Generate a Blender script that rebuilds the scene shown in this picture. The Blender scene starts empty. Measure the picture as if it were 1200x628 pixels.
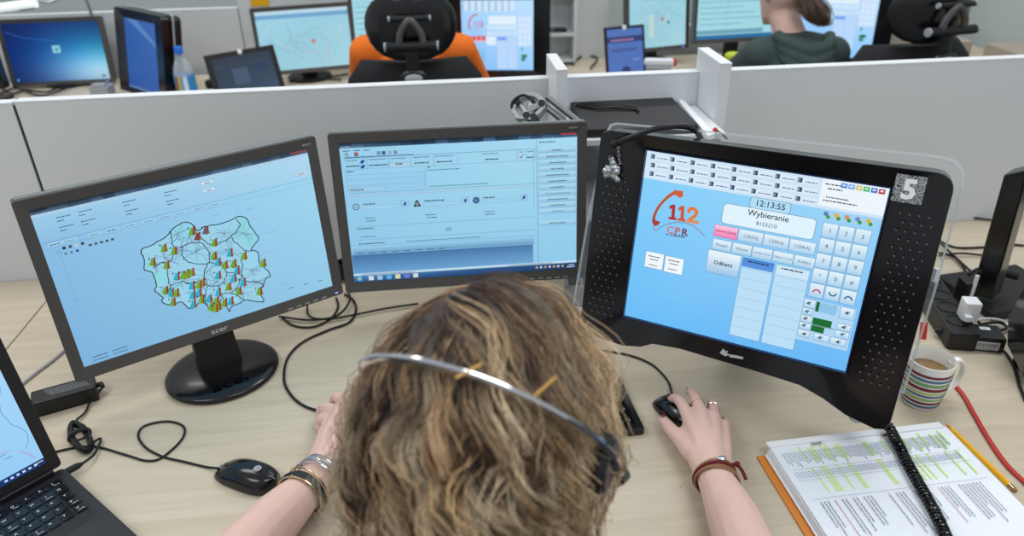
import bpy, bmesh, math, random
import numpy as np
from mathutils import Vector, Matrix, Euler, noise
random.seed(7); rng = np.random.default_rng(7)
R = math.radians; PI = math.pi
scene = bpy.context.scene; COL = scene.collection
# ------------------------------------------------------------------ camera
FPX = 885.738; PITCH = R(28.8647); ROLL = R(-.97523); CAMZ = .8193
_cp, _sp = math.cos(PITCH), math.sin(PITCH)
cF = Vector((0, _cp, -_sp)); _r = Vector((1, 0, 0)); _u = _r.cross(cF)
cR = _r*math.cos(ROLL) + _u*math.sin(ROLL); cU = -_r*math.sin(ROLL) + _u*math.cos(ROLL)
CAM = Vector((0, 0, CAMZ))
def ray(x, y): return cF + cR*((x-600)/FPX) - cU*((y-314.22)/FPX)
def Z(x, y, z=0.0):
    d = ray(x, y); return CAM + d*((z-CAMZ)/d.z)
def Yp(x, y, Y):
    d = ray(x, y); return CAM + d*(Y/d.y)
cam = bpy.data.objects.new('camera', bpy.data.cameras.new('camera')); COL.objects.link(cam)
cam.matrix_world = Matrix(((cR.x, cU.x, -cF.x, 0), (cR.y, cU.y, -cF.y, 0), (cR.z, cU.z, -cF.z, CAMZ), (0, 0, 0, 1)))
cam.data.sensor_width = 36; cam.data.lens = FPX/1200*36; cam.data.clip_start = .01
cam.data.shift_y = .0
cam.data.dof.use_dof = True; cam.data.dof.focus_distance = 1.12; cam.data.dof.aperture_fstop = 4.0
scene.camera = cam
scene.view_settings.view_transform = 'Standard'
# ------------------------------------------------------------------ materials
def lin(c):
    return tuple(((v/12.92) if v <= .04045 else ((v+.055)/1.055)**2.4) for v in c)
def rgb(r, g, b): return lin((r/255, g/255, b/255))
def mat(name, col, rough=.5, metal=0, spec=.5, coat=0, noise_amt=0, noise_scale=30, bump=0, bscale=200, alpha=1, trans=0, emit=0, stretch=None, ior=1.45):
    m = bpy.data.materials.new(name); m.use_nodes = True; nt = m.node_tree; b = nt.nodes['Principled BSDF']
    b.inputs['Base Color'].default_value = (*col, 1); b.inputs['Roughness'].default_value = rough
    b.inputs['Metallic'].default_value = metal; b.inputs['Specular IOR Level'].default_value = spec
    b.inputs['Coat Weight'].default_value = coat; b.inputs['Coat Roughness'].default_value = .08
    b.inputs['Alpha'].default_value = alpha; b.inputs['Transmission Weight'].default_value = trans; b.inputs['IOR'].default_value = ior
    if emit: b.inputs['Emission Color'].default_value = (*col, 1); b.inputs['Emission Strength'].default_value = emit
    tc = nt.nodes.new('ShaderNodeTexCoord'); mp = nt.nodes.new('ShaderNodeMapping')
    nt.links.new(tc.outputs['Object'], mp.inputs[0])
    if stretch: mp.inputs['Scale'].default_value = stretch
    n = nt.nodes.new('ShaderNodeTexNoise'); n.inputs['Scale'].default_value = noise_scale; n.inputs['Detail'].default_value = 4
    nt.links.new(mp.outputs[0], n.inputs[0])
    mx = nt.nodes.new('ShaderNodeMix'); mx.data_type = 'RGBA'
    mx.inputs[6].default_value = (*[v*(1-noise_amt) for v in col], 1); mx.inputs[7].default_value = (*[min(1, v*(1+noise_amt)) for v in col], 1)
    nt.links.new(n.outputs[0], mx.inputs[0]); nt.links.new(mx.outputs[2], b.inputs['Base Color'])
    if bump:
        n2 = nt.nodes.new('ShaderNodeTexNoise'); n2.inputs['Scale'].default_value = bscale; n2.inputs['Detail'].default_value = 2
        nt.links.new(mp.outputs[0], n2.inputs[0])
        bp = nt.nodes.new('ShaderNodeBump'); bp.inputs['Strength'].default_value = bump; bp.inputs['Distance'].default_value = .002
        nt.links.new(n2.outputs[0], bp.inputs['Height']); nt.links.new(bp.outputs[0], b.inputs['Normal'])
    return m
def attr_mat(name, emit=0, rough=.4, spec=.4, sheen=0, base=1.0):
    m = bpy.data.materials.new(name); m.use_nodes = True; nt = m.node_tree; b = nt.nodes['Principled BSDF']
    a = nt.nodes.new('ShaderNodeAttribute'); a.attribute_name = 'Col'
    if emit:
        b.inputs['Base Color'].default_value = (.01, .01, .012, 1)
        nt.links.new(a.outputs['Color'], b.inputs['Emission Color']); b.inputs['Emission Strength'].default_value = emit
    else: nt.links.new(a.outputs['Color'], b.inputs['Base Color'])
    b.inputs['Roughness'].default_value = rough; b.inputs['Specular IOR Level'].default_value = spec
    return m
M = {}
def wood():
    m = mat('birch_laminate', rgb(217, 206, 184), rough=.42, spec=.35); nt = m.node_tree; b = nt.nodes['Principled BSDF']
    tc = nt.nodes.new('ShaderNodeTexCoord'); mp = nt.nodes.new('ShaderNodeMapping'); nt.links.new(tc.outputs['Object'], mp.inputs[0])
    mp.inputs['Scale'].default_value = (2.2, 34, 10)
    n = nt.nodes.new('ShaderNodeTexNoise'); n.inputs['Scale'].default_value = 1.6; n.inputs['Detail'].default_value = 8; n.inputs['Distortion'].default_value = .6
    nt.links.new(mp.outputs[0], n.inputs[0])
    mp2 = nt.nodes.new('ShaderNodeMapping'); mp2.inputs['Scale'].default_value = (14, 220, 10); nt.links.new(tc.outputs['Object'], mp2.inputs[0])
    n2 = nt.nodes.new('ShaderNodeTexNoise'); n2.inputs['Scale'].default_value = 2; n2.inputs['Detail'].default_value = 4; nt.links.new(mp2.outputs[0], n2.inputs[0])
    ad = nt.nodes.new('ShaderNodeMath'); ad.operation = 'MULTIPLY_ADD'; nt.links.new(n2.outputs[0], ad.inputs[0]); ad.inputs[1].default_value = .35; nt.links.new(n.outputs[0], ad.inputs[2])
    cr = nt.nodes.new('ShaderNodeValToRGB'); nt.links.new(ad.outputs[0], cr.inputs[0])
    cr.color_ramp.elements[0].position = .42; cr.color_ramp.elements[0].color = (*rgb(192, 178, 154), 1)
    cr.color_ramp.elements[1].position = .95; cr.color_ramp.elements[1].color = (*rgb(209, 197, 175), 1)
    nt.links.new(cr.outputs[0], b.inputs['Base Color']); return m
M['wood'] = wood()
M['panel'] = mat('grey_panel_laminate', rgb(212, 215, 216), rough=.42, spec=.4, noise_amt=.015, noise_scale=4)
M['white'] = mat('white_laminate', rgb(222, 225, 227), rough=.4, noise_amt=.01)
M['wall'] = mat('painted_wall', rgb(186, 194, 190), rough=.9, noise_amt=.02, noise_scale=3)
M['carpet'] = mat('carpet', rgb(95, 98, 104), rough=.95, noise_amt=.3, noise_scale=300, bump=.5)
M['greybezel'] = mat('dark_grey_plastic', rgb(78, 76, 74), rough=.42, bump=.05, bscale=900)
M['greyedge'] = mat('bezel_rim', rgb(120, 124, 126), rough=.35)
M['black'] = mat('black_plastic', rgb(22, 22, 24), rough=.38, bump=.06, bscale=900)
M['blackm'] = mat('matte_black', rgb(26, 26, 28), rough=.6, bump=.1, bscale=600)
M['gloss'] = mat('gloss_black', rgb(10, 10, 12), rough=.2, coat=.15)
M['satin'] = mat('satin_black', rgb(14, 14, 16), rough=.22, coat=.2)
M['rubber'] = mat('black_rubber', rgb(20, 20, 21), rough=.55)
M['lid'] = mat('laptop_black', rgb(28, 28, 31), rough=.5, bump=.05, bscale=1500)
M['silver'] = mat('brushed_aluminium', rgb(175, 178, 180), rough=.32, metal=.85)
M['chrome'] = mat('chrome', rgb(215, 215, 218), rough=.12, metal=1)
M['gold'] = mat('pale_gold', rgb(214, 186, 140), rough=.2, metal=1)
M['acr'] = mat('clear_acrylic', rgb(225, 238, 240), rough=.03, alpha=.06, spec=.9)
M['acredge'] = mat('acrylic_edge', rgb(222, 228, 228), rough=.2, alpha=.42, spec=.9)
M['dot'] = mat('grille_hole', rgb(88, 88, 92), rough=.4)
M['logo'] = mat('silver_print', rgb(200, 200, 202), rough=.35, metal=.3)
M['emboss'] = mat('embossed_black', rgb(4, 4, 5), rough=.1)
M['skin'] = mat('skin', rgb(224, 186, 172), rough=.5, spec=.35, noise_amt=.07, noise_scale=28, bump=.15, bscale=500)
b_ = M['skin'].node_tree.nodes['Principled BSDF']; b_.inputs['Subsurface Weight'].default_value = .12; b_.inputs['Subsurface Radius'].default_value = (.007, .004, .003); b_.inputs['Subsurface Scale'].default_value = .6
M['nail'] = mat('dark_red_nail_varnish', rgb(70, 14, 24), rough=.12, coat=.5)
M['shirt'] = mat('dark_knit', rgb(38, 40, 48), rough=.9, noise_amt=.15, noise_scale=200, bump=.4, bscale=500)
M['jeans'] = mat('denim', rgb(48, 60, 84), rough=.9, noise_amt=.2, noise_scale=400, bump=.4)
M['orange'] = mat('orange_cotton', rgb(240, 118, 30), rough=.85, noise_amt=.08, noise_scale=20, bump=.3, bscale=300)
M['hoodie'] = mat('dark_green_jersey', rgb(62, 76, 74), rough=.9, noise_amt=.12, noise_scale=60, bump=.4, bscale=300)
M['mesh'] = mat('chair_fabric', rgb(24, 24, 27), rough=.8, bump=.5, bscale=900)
M['leather'] = mat('black_leather', rgb(30, 28, 28), rough=.35, bump=.3, bscale=300)
M['cordred'] = mat('dark_red_cord', rgb(110, 32, 34), rough=.8, bump=.4, bscale=900)
M['cordtan'] = mat('tan_cord', rgb(150, 112, 78), rough=.8, bump=.4, bscale=900)
M['cordbeige'] = mat('beige_cord', rgb(196, 176, 140), rough=.8, bump=.4, bscale=900)
M['lips'] = mat('lip_skin', rgb(176, 104, 100), rough=.4)
M['grip'] = mat('amber_grip', rgb(206, 160, 84), rough=.4, metal=.3)
M['paper'] = mat('paper', rgb(236, 240, 244), rough=.6)
M['sleeve'] = mat('clear_sleeve', rgb(240, 245, 250), rough=.12, alpha=.10, spec=.8, bump=.25, bscale=14)
M['cardo'] = mat('orange_card', rgb(214, 130, 50), rough=.6)
M['red'] = mat('red_rubber', rgb(196, 48, 42), rough=.4)
M['yellow'] = mat('yellow_paint', rgb(240, 178, 20), rough=.35)
M['yellowc'] = mat('yellow_green_sponge', rgb(196, 206, 60), rough=.8, bump=.6, bscale=120)
M['ceramic'] = mat('white_ceramic', rgb(238, 236, 230), rough=.15, coat=.4)
M['coffee'] = mat('milky_coffee', rgb(140, 112, 74), rough=.3, noise_amt=.15, noise_scale=80)
M['whitep'] = mat('white_plastic', rgb(236, 238, 240), rough=.3)
M['greyp'] = mat('light_grey_plastic', rgb(160, 163, 166), rough=.4)
M['greycable'] = mat('grey_cable', rgb(150, 152, 152), rough=.5)
M['blue'] = mat('blue_cap', rgb(30, 110, 215), rough=.35)
M['pet'] = mat('clear_bottle_plastic', rgb(225, 236, 242), rough=.05, alpha=.32, spec=.9)
M['bag'] = mat('crinkled_film', rgb(235, 235, 235), rough=.2, alpha=.75)
M['carton'] = mat('beige_carton', rgb(176, 164, 148), rough=.8)
M['tube'] = mat('lit_tube_diffuser', rgb(235, 242, 245), rough=.3, emit=.55)
M['screen'] = attr_mat('lit_screen', emit=1.0, rough=.3, spec=.25)
M['print'] = attr_mat('coloured_print', rough=.5)
M['hair'] = attr_mat('hair_strands', rough=.36, spec=.55)
M['led'] = mat('blue_led', rgb(120, 140, 255), emit=2)
# ------------------------------------------------------------------ object helpers
WM = {}
def link(name, data, parent=None, W=None):
    o = bpy.data.objects.new(name, data); COL.objects.link(o)
    W = W or Matrix.Identity(4)
    if parent is not None: o.parent = parent; o.matrix_basis = WM[parent.name].inverted() @ W
    else: o.matrix_basis = W
    WM[o.name] = W.copy(); return o
def tag(o, label, cat, group=None, kind=None):
    if label: o['label'] = label
    if cat: o['category'] = cat
    if group: o['group'] = group
    if kind: o['kind'] = kind
    return o
def thing(name, label, cat, loc=(0, 0, 0), rz=0, group=None, W=None):
    o = link(name, None, None, W or (Matrix.Translation(loc) @ Matrix.Rotation(rz, 4, 'Z'))); o.empty_display_size = .05
    return tag(o, label, cat, group)
def copy_tree(o, W, parent=None, label=None):
    c = o.copy(); COL.objects.link(c); c.matrix_basis = W if parent is None else o.matrix_basis; c.parent = parent
    if label: c['label'] = label
    WM[c.name] = (W if parent is None else WM[parent.name] @ o.matrix_basis).copy()
    for ch in [x for x in COL.objects if x.parent == o]: copy_tree(ch, None, c)
    return c
def smooth_path(pts, sub=8, closed=False):
    P = [Vector(p) for p in pts]; n = len(P); out = []
    rngk = range(n if closed else n-1)
    for i in rngk:
        p0 = P[(i-1) % n] if (closed or i > 0) else P[0]*2-P[1]
        p1 = P[i]; p2 = P[(i+1) % n]
        p3 = P[(i+2) % n] if (closed or i+2 < n) else P[-1]*2-P[-2]
        for k in range(sub):
            t = k/sub; out.append(.5*((2*p1)+(p2-p0)*t+(2*p0-5*p1+4*p2-p3)*t*t+(3*p1-p0-3*p2+p3)*t**3))
    if not closed: out.append(P[-1])
    return out
def rrect(w, h, r, n=5, cx=0, cy=0):
    o = []
    for sx, sy, a0 in ((1, 1, 0), (-1, 1, 90), (-1, -1, 180), (1, -1, 270)):
        for k in range(n+1):
            a = R(a0+90*k/n); o.append((cx+sx*(w/2-r)+r*math.cos(a), cy+sy*(h/2-r)+r*math.sin(a)))
    return o
class MB:
    def __init__(s): s.v = []; s.f = []; s.m = []; s.T = Matrix.Identity(4); s.mi = 0; s.c = []; s.cc = None
    def add(s, vs, fs):
        b = len(s.v); s.v += [tuple(s.T @ Vector(v)) for v in vs]
        for f in fs: s.f.append(tuple(b+i for i in f)); s.m.append(s.mi); s.c.append(s.cc)
        return s
    def box(s, c, d, rz=0, rx=0):
        x, y, z = [k/2 for k in d]; L = Matrix.Translation(c) @ Matrix.Rotation(rz, 4, 'Z') @ Matrix.Rotation(rx, 4, 'X')
        V = [L @ Vector((a*x, b*y, e*z)) for a in (-1, 1) for b in (-1, 1) for e in (-1, 1)]
        return s.add(V, [(0, 1, 3, 2), (4, 6, 7, 5), (0, 4, 5, 1), (2, 3, 7, 6), (0, 2, 6, 4), (1, 5, 7, 3)])
    def prism(s, poly, z0, z1, top=None):
        n = len(poly); top = top or poly
        V = [(x, y, z0) for x, y in poly]+[(x, y, z1) for x, y in top]
        return s.add(V, [tuple(range(n-1, -1, -1)), tuple(range(n, 2*n))]+[(i, (i+1) % n, n+(i+1) % n, n+i) for i in range(n)])
    def frame(s, outer, inner, z0, z1, zi=None):  # ring between two equal-length outlines
        n = len(outer); zi = z1 if zi is None else zi
        V = [(x, y, z0) for x, y in outer]+[(x, y, z1) for x, y in outer]+[(x, y, zi) for x, y in inner]+[(x, y, z0) for x, y in inner]
        F = []
        for i in range(n):
            j = (i+1) % n
            for a in range(4): b = (a+1) % 4; F.append((a*n+i, a*n+j, b*n+j, b*n+i))
        return s.add(V, F)
    def loft(s, rings, caps=True, closed=False):
        n = len(rings[0]); V = [p for r in rings for p in r]; F = []
        for k in range(len(rings)-(0 if closed else 1)):
            a = k*n; b = ((k+1) % len(rings))*n
            for i in range(n): j = (i+1) % n; F.append((a+i, a+j, b+j, b+i))
        if caps and not closed: F += [tuple(range(n-1, -1, -1)), tuple(range((len(rings)-1)*n, len(rings)*n))]
        return s.add(V, F)
    def tube(s, pts, r, n=8, closed=False, flat=None):
        P = [Vector(p) for p in pts]; m = len(P)
        rs = r if hasattr(r, '__len__') else [r]*m
        rings = []; up = None
        for i in range(m):
            t = (P[(i+1) % m]-P[i-1]) if closed else (P[min(i+1, m-1)]-P[max(i-1, 0)])
            if t.length < 1e-9: t = Vector((0, 0, 1))
            t.normalize()
            if up is None: up = Vector((0, 0, 1)) if abs(t.z) < .9 else Vector((0, 1, 0))
            a = t.cross(up)
            if a.length < 1e-6: a = t.orthogonal()
            a.normalize(); b = a.cross(t).normalized(); up = b
            fa, fb = flat if flat else (1, 1)
            rings.append([P[i]+a*(fa*rs[i]*math.cos(2*PI*k/n))+b*(fb*rs[i]*math.sin(2*PI*k/n)) for k in range(n)])
        return s.loft(rings, closed=closed)
    def bar(s, p, q, r, n=10): return s.tube([p, q], r, n)
    def ell(s, c, rad, L=None, nu=20, nv=12, z0=-1, z1=1):
        c = Vector(c); rings = []
        for i in range(nv+1):
            a = -PI/2+PI*i/nv; ca_, sa_ = max(math.cos(a), .01), math.sin(a); rg = []
            for k in range(nu):
                q = Vector((rad[0]*ca_*math.cos(2*PI*k/nu), rad[1]*ca_*math.sin(2*PI*k/nu), rad[2]*sa_)); rg.append(c+(L @ q if L else q))
            rings.append(rg)
        return s.loft(rings, caps=False)
    def lathe(s, prof, n=32, c=(0, 0, 0), caps=True):
        c = Vector(c)
        return s.loft([[c+Vector((r*math.cos(2*PI*k/n), r*math.sin(2*PI*k/n), z)) for k in range(n)] for r, z in prof], caps=caps)
    def torus(s, c, R0, r, n=32, k=8, L=None, ax=1, ay=1):
        L = L or Matrix.Identity(3)
        return s.tube([Vector(c)+L @ Vector((R0*ax*math.cos(2*PI*i/n), R0*ay*math.sin(2*PI*i/n), 0)) for i in range(n)], r, k, closed=True)
    def build(s, name, mats, parent=None, W=None, angle=35, bevel=0, sub=0):
        me = bpy.data.meshes.new(name); me.from_pydata(s.v, [], s.f)
        mats = mats if isinstance(mats, (list, tuple)) else [mats]
        for m in mats: me.materials.append(M[m] if isinstance(m, str) else m)
        if len(mats) > 1: me.polygons.foreach_set('material_index', s.m)
        if any(c is not None for c in s.c):
            ca = me.color_attributes.new('Col', 'FLOAT_COLOR', 'CORNER'); li = 0
            for p, c in zip(me.polygons, s.c):
                for q in range(p.loop_total):
                    cc = c[q] if (c and isinstance(c[0], (tuple, list))) else (c or (1, 1, 1))
                    ca.data[li].color = (*cc[:3], 1); li += 1
        bm = bmesh.new(); bm.from_mesh(me); bmesh.ops.recalc_face_normals(bm, faces=bm.faces); bm.to_mesh(me); bm.free()
        me.polygons.foreach_set('use_smooth', [True]*len(me.polygons)); me.set_sharp_from_angle(angle=R(angle))
        o = link(name, me, parent, W)
        if bevel:
            b = o.modifiers.new('b', 'BEVEL'); b.width = bevel; b.segments = 2; b.limit_method = 'ANGLE'; b.angle_limit = R(40); b.harden_normals = True
        if sub: q = o.modifiers.new('s', 'SUBSURF'); q.levels = sub; q.render_levels = sub
        return o
_tc = {}
def text_mesh(s, bold=0):
    k = (s, bold)
    if k in _tc: return _tc[k]
    cu = bpy.data.curves.new('t', 'FONT'); cu.body = s; cu.size = 1; cu.resolution_u = 2; cu.offset = bold
    o = bpy.data.objects.new('t', cu); COL.objects.link(o); dg = bpy.context.evaluated_depsgraph_get(); dg.update()
    me = o.evaluated_get(dg).to_mesh(); V = [(v.co.x, v.co.y) for v in me.vertices]; F = [tuple(p.vertices) for p in me.polygons]
    o.evaluated_get(dg).to_mesh_clear(); bpy.data.objects.remove(o); bpy.data.curves.remove(cu)
    _tc[k] = (V, F); return _tc[k]
class Canvas:
    """flat artwork in local metres (x right, y up); each call lies a hair above the last"""
    def __init__(s, off=.0003, step=.000012): s.V = []; s.F = []; s.C = []; s.z = off; s.st = step
    def _a(s, V, F, C):
        b = len(s.V); s.z += s.st; s.V += [(x, y, s.z) for x, y in V]
        for i, f in enumerate(F):
            s.F.append(tuple(b+k for k in f)); s.C.append(C if not isinstance(C, list) else [C[k] for k in f])
    def poly(s, P, c): s._a(P, [tuple(range(len(P)))], c)
    def tri(s, P, c):
        from mathutils.geometry import tessellate_polygon
        F = tessellate_polygon([[Vector((x, y, 0)) for x, y in P]]); s._a(P, [tuple(f) for f in F], c)
    def rect(s, x, y, w, h, c): s._a([(x, y), (x+w, y), (x+w, y+h), (x, y+h)], [(0, 1, 2, 3)], c)   # lower-left; c may be 4 colours
    def rr(s, x, y, w, h, r, c): s.poly(rrect(w, h, r, 4, x+w/2, y+h/2), c)
    def line(s, P, w, c, closed=False):
        P = [Vector(p) for p in P]
        if closed: P = P+[P[0]]
        V = []; F = []
        for a, b in zip(P[:-1], P[1:]):
            d = b-a
            if d.length < 1e-7: continue
            n = Vector((-d.y, d.x)).normalized()*w/2; e = d.normalized()*w*.3; k = len(V)
            V += [tuple(a-e+n), tuple(a-e-n), tuple(b+e-n), tuple(b+e+n)]; F.append((k, k+1, k+2, k+3))
        s._a(V, F, c)
    def disc(s, x, y, r, c, n=14, ry=None): s.poly([(x+r*math.cos(2*PI*k/n), y+(ry or r)*math.sin(2*PI*k/n)) for k in range(n)], c)
    def text(s, t, x, y, size, c, al='l', bold=0, sx=1, rot=0):
        V, F = text_mesh(t, bold)
        if not V: return
        xs = [v[0] for v in V]; w = max(xs)*size*sx
        ox = {'l': 0, 'c': -w/2, 'r': -w}[al]; ca, sa = math.cos(rot), math.sin(rot)
        s._a([(x+(vx*size*sx+ox)*ca-vy*size*sa, y+(vx*size*sx+ox)*sa+vy*size*ca) for vx, vy in V], F, c)
    def words(s, x, y, w, h, c, seed=0):   # a run of tiny illegible print
        r = random.Random(seed*77+int(x*9999)+int(y*7777)); q = x; V = []; F = []
        while q < x+w:
            l = h*r.uniform(.8, 3.2); l = min(l, x+w-q)
            k = len(V); V += [(q, y), (q+l, y), (q+l, y+h*.8), (q, y+h*.8)]; F.append((k, k+1, k+2, k+3)); q += l+h*.45
        s._a(V, F, c)
    def build(s, name, m, parent=None, W=None):
        me = bpy.data.meshes.new(name); me.from_pydata(s.V, [], s.F); me.materials.append(M[m])
        ca = me.color_attributes.new('Col', 'FLOAT_COLOR', 'CORNER'); buf = []
        for p, c in zip(me.polygons, s.C):
            for q in range(p.loop_total):
                cc = c[q] if isinstance(c, list) else c; buf += [cc[0], cc[1], cc[2], 1]
        ca.data.foreach_set('color', buf)
        bm = bmesh.new(); bm.from_mesh(me)
        for f in bm.faces:
            if f.normal.z < 0: f.normal_flip()
        bm.to_mesh(me); bm.free()
        return link(name, me, parent, W)
def plane_frame(c, yaw, tilt):
    yaw, t = R(yaw), R(tilt); X = Vector((math.cos(yaw), math.sin(yaw), 0)); B = Vector((-math.sin(yaw), math.cos(yaw), 0))
    V = Vector((0, 0, math.cos(t)))+B*math.sin(t); N = X.cross(V)
    return Matrix(((X.x, V.x, N.x, c[0]), (X.y, V.y, N.y, c[1]), (X.z, V.z, N.z, c[2]), (0, 0, 0, 1)))
def on(W, px, py, off=0.0):
    """local coordinates on the plane W of the point seen at (px, py)"""
    N = W.col[2].xyz; c = W.col[3].xyz+N*off; d = ray(px, py); P = CAM+d*((c-CAM).dot(N)/d.dot(N)); q = P-W.col[3].xyz
    return (q.dot(W.col[0].xyz), q.dot(W.col[1].xyz))
TH = R(5.71); RM = Matrix.Rotation(TH, 4, 'Z')     # the room is turned a little against the camera
def room(u, v, z=0): return RM @ Vector((u, v, z))
def cable(name, pts, r, m, label, cat='cable', group=None, sub=8, n=7, parent=None):
    mb = MB(); mb.tube(smooth_path(pts, sub), r, n); o = mb.build(name, m, parent)
    return tag(o, label, cat, group) if label else o
def zp(lst, z=.004): return [Z(p[0], p[1], p[2] if len(p) > 2 else z) for p in lst]
def capsules(chains, name, m, parent, W=None, voxel=.004, smooth=6, extra=None, cut=None):
    """limbs as tapered chains, fused into one continuous skin"""
    mb = MB()
    for pts, rs in chains:
        if len(pts) == 1: mb.ell(pts[0], rs if hasattr(rs, '__len__') and len(rs) == 3 else (rs[0],)*3, nu=24, nv=16); continue
        P = [Vector(p) for p in pts]; PP = []; RR = []
        n = len(P)
        sp = smooth_path(P, 5); rr = []
        for i in range(n-1):
            for k in range(5): t = k/5; t = t*t*(3-2*t); rr.append(rs[i]*(1-t)+rs[i+1]*t)
        rr.append(rs[-1])
        d0 = (sp[0]-sp[1]).normalized(); d1 = (sp[-1]-sp[-2]).normalized(); q = 5
        for k in range(q): a = (k+.3)/(q+.3)*PI/2; PP.append(sp[0]+d0*rr[0]*math.cos(a)); RR.append(rr[0]*math.sin(a))
        PP += sp; RR += rr
        for k in range(q-1, -1, -1): a = (k+.3)/(q+.3)*PI/2; PP.append(sp[-1]+d1*rr[-1]*math.cos(a)); RR.append(rr[-1]*math.sin(a))
        mb.tube(PP, RR, 16)
    if extra: extra(mb)
    me = bpy.data.meshes.new(name); me.from_pydata(mb.v, [], mb.f)
    bm = bmesh.new(); bm.from_mesh(me); bmesh.ops.recalc_face_normals(bm, faces=bm.faces); bm.to_mesh(me); bm.free()
    tmp = bpy.data.objects.new('tmp', me); COL.objects.link(tmp)
    rm = tmp.modifiers.new('r', 'REMESH'); rm.mode = 'VOXEL'; rm.voxel_size = voxel; rm.use_smooth_shade = True
    if smooth: sm = tmp.modifiers.new('s', 'SMOOTH'); sm.factor = .5; sm.iterations = smooth
    dg = bpy.context.evaluated_depsgraph_get(); dg.update(); me2 = bpy.data.meshes.new_from_object(tmp.evaluated_get(dg)); bpy.data.objects.remove(tmp)
    if cut:
        bm = bmesh.new(); bm.from_mesh(me2); bmesh.ops.delete(bm, geom=[v for v in bm.verts if cut(v.co)], context='VERTS'); bm.to_mesh(me2); bm.free()
    me2.materials.clear(); me2.materials.append(M[m]); me2.name = name
    me2.polygons.foreach_set('use_smooth', [True]*len(me2.polygons))
    o = link(name, me2, parent, Matrix.Identity(4)); return o
# ================================================================== the setting
mb = MB(); mb.box((0, 2.4, -.75), (9, 8.6, .02)); tag(mb.build('floor', 'carpet', W=RM), None, None, kind='structure')
mb = MB(); mb.box((0, 4.35, .4), (9, .1, 2.3)); tag(mb.build('wall_back', 'wall', W=RM), None, None, kind='structure')
mb = MB(); mb.box((2.62, 3.2, .4), (.1, 2.4, 2.3)); tag(mb.build('wall_right', 'wall', W=RM), None, None, kind='structure')
# ---- desks
def desk(u0, u1, v0, v1, label, z=0, legs=True, name='office_desk'):
    c = room((u0+u1)/2, (v0+v1)/2, -.74); t = thing(name, label, 'desk', c, TH); W = Matrix.Translation((c.x, c.y, 0)) @ Matrix.Rotation(TH, 4, 'Z')
    w, d = (u1-u0), (v1-v0)
    mb = MB(); mb.box((0, 0, -.0125), (w, d, .025)); mb.build('tabletop', 'wood', t, W, bevel=.0015)
    for sx in (-1, 1):
        for sy in (-1, 1):
            mb = MB(); mb.box((sx*(w/2-.06), sy*(d/2-.06), -.3825), (.05, .05, .715)); mb.build('leg', 'greyp', t, W, bevel=.002)
    return t
desk(-.8445, 1.7, .60, 1.568, 'wide birch laminate desk carrying the three large monitors')
desk(-2.0, -.8475, .12, 1.568, 'birch laminate desk left of the seam, under the laptop and power brick')
desk(-2.6, 2.5, 2.78, 3.365, 'long birch desk beyond the partition holding the background monitors')
# ---- partitions
def panel(u0, u1, v0, v1, z0, z1, label, m='panel', name='partition_panel'):
    c = room((u0+u1)/2, (v0+v1)/2, z0); t = thing(name, label, 'partition', c, TH)
    W = Matrix.Translation(c) @ Matrix.Rotation(TH, 4, 'Z'); w, d, h = u1-u0, v1-v0, z1-z0
    mb = MB(); mb.box((0, 0, (h-.004)/2), (w, d, h-.004)); mb.build('board', m, t, W, bevel=.001)
    mb = MB(); mb.box((0, 0, h-.002), (w+.0005, d+.0015, .004)); mb.build('top_edge', 'white', t, W, bevel=.001)
    return t
panel(-2.2, -.836, 1.57, 1.595, -.74, .398, 'grey partition panel at far left, left of the dark seam')
panel(-.830, .24, 1.57, 1.595, -.74, .40, 'long grey partition panel behind the left and centre monitors')
panel(.262, .568, 1.57, 1.595, -.74, .40, 'short pale partition section between the two upright fins', 'white')
panel(.592, 1.75, 1.57, 1.595, -.74, .40, 'wide grey partition panel behind the black touch monitor')
panel(.24, .262, 1.46, 1.595, .0, .445, 'narrow white upright fin left of the black folder', 'white', 'partition_fin')
panel(.568, .592, 1.455, 1.595, .0, .445, 'white upright fin right of the black folder and shelf', 'white', 'partition_fin')
mb = MB(); mb.box((-.833, 1.583, .1), (.005, .018, .58)); tag(mb.build('seam_strip', 'black', W=RM), 'thin black strip in the seam between two partition panels', 'strip')
# back partition
panel(-2.9, -.800, 3.41, 3.44, -.74, .262, 'low grey partition behind the blue wallpaper monitor')
panel(-.795, .62, 3.41, 3.44, -.74, .62, 'tall grey partition behind the chair with the orange shirt')
panel(.626, 2.45, 3.41, 3.44, -.74, .12, 'low grey partition behind the monitors of the person in the green hoodie')
# ---- shelf unit in the nook
c = room(.415, 1.47); W = Matrix.Translation(c) @ Matrix.Rotation(TH, 4, 'Z')
t = thing('shelf_unit', 'white open shelf unit standing on the desk between the two fins', 'shelf', W=W)
mb = MB(); mb.box((0, .0, .322), (.30, .19, .012)); mb.build('top_board', 'white', t, W, bevel=.001)
for sx in (-1, 1):
    mb = MB(); mb.box((sx*.145, 0, .158), (.012, .19, .316)); mb.build('side_panel', 'white', t, W, bevel=.001)
mb = MB(); mb.box((0, .0, .16), (.278, .19, .012)); mb.build('shelf', 'white', t, W, bevel=.001)
mb = MB(); mb.box((0, .092, .158), (.278, .005, .316)); mb.build('back_panel', 'greyp', t, W)
z = .33
mb = MB(); c = room(.40, 1.485, .328); Wf = Matrix.Translation(c) @ Matrix.Rotation(TH-.02, 4, 'Z')
mb.box((0, 0, .009), (.225, .20, .018)); t = mb.build('document_folder', 'blackm', None, Wf, bevel=.003); tag(t, 'flat matte black folder lying on top of the white shelf unit', 'folder')
cb = [(676, 123), (700, 127), (720, 126), (745, 128), (735, 123), (705, 122), (682, 121), (700, 124), (742, 125), (748, 131)]
cable('folded_cable', [Z(x, y, .349+.001*(i % 3)) for i, (x, y) in enumerate(cb)], .0028, 'rubber', 'folded black cable lying on the flat black folder')
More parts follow.
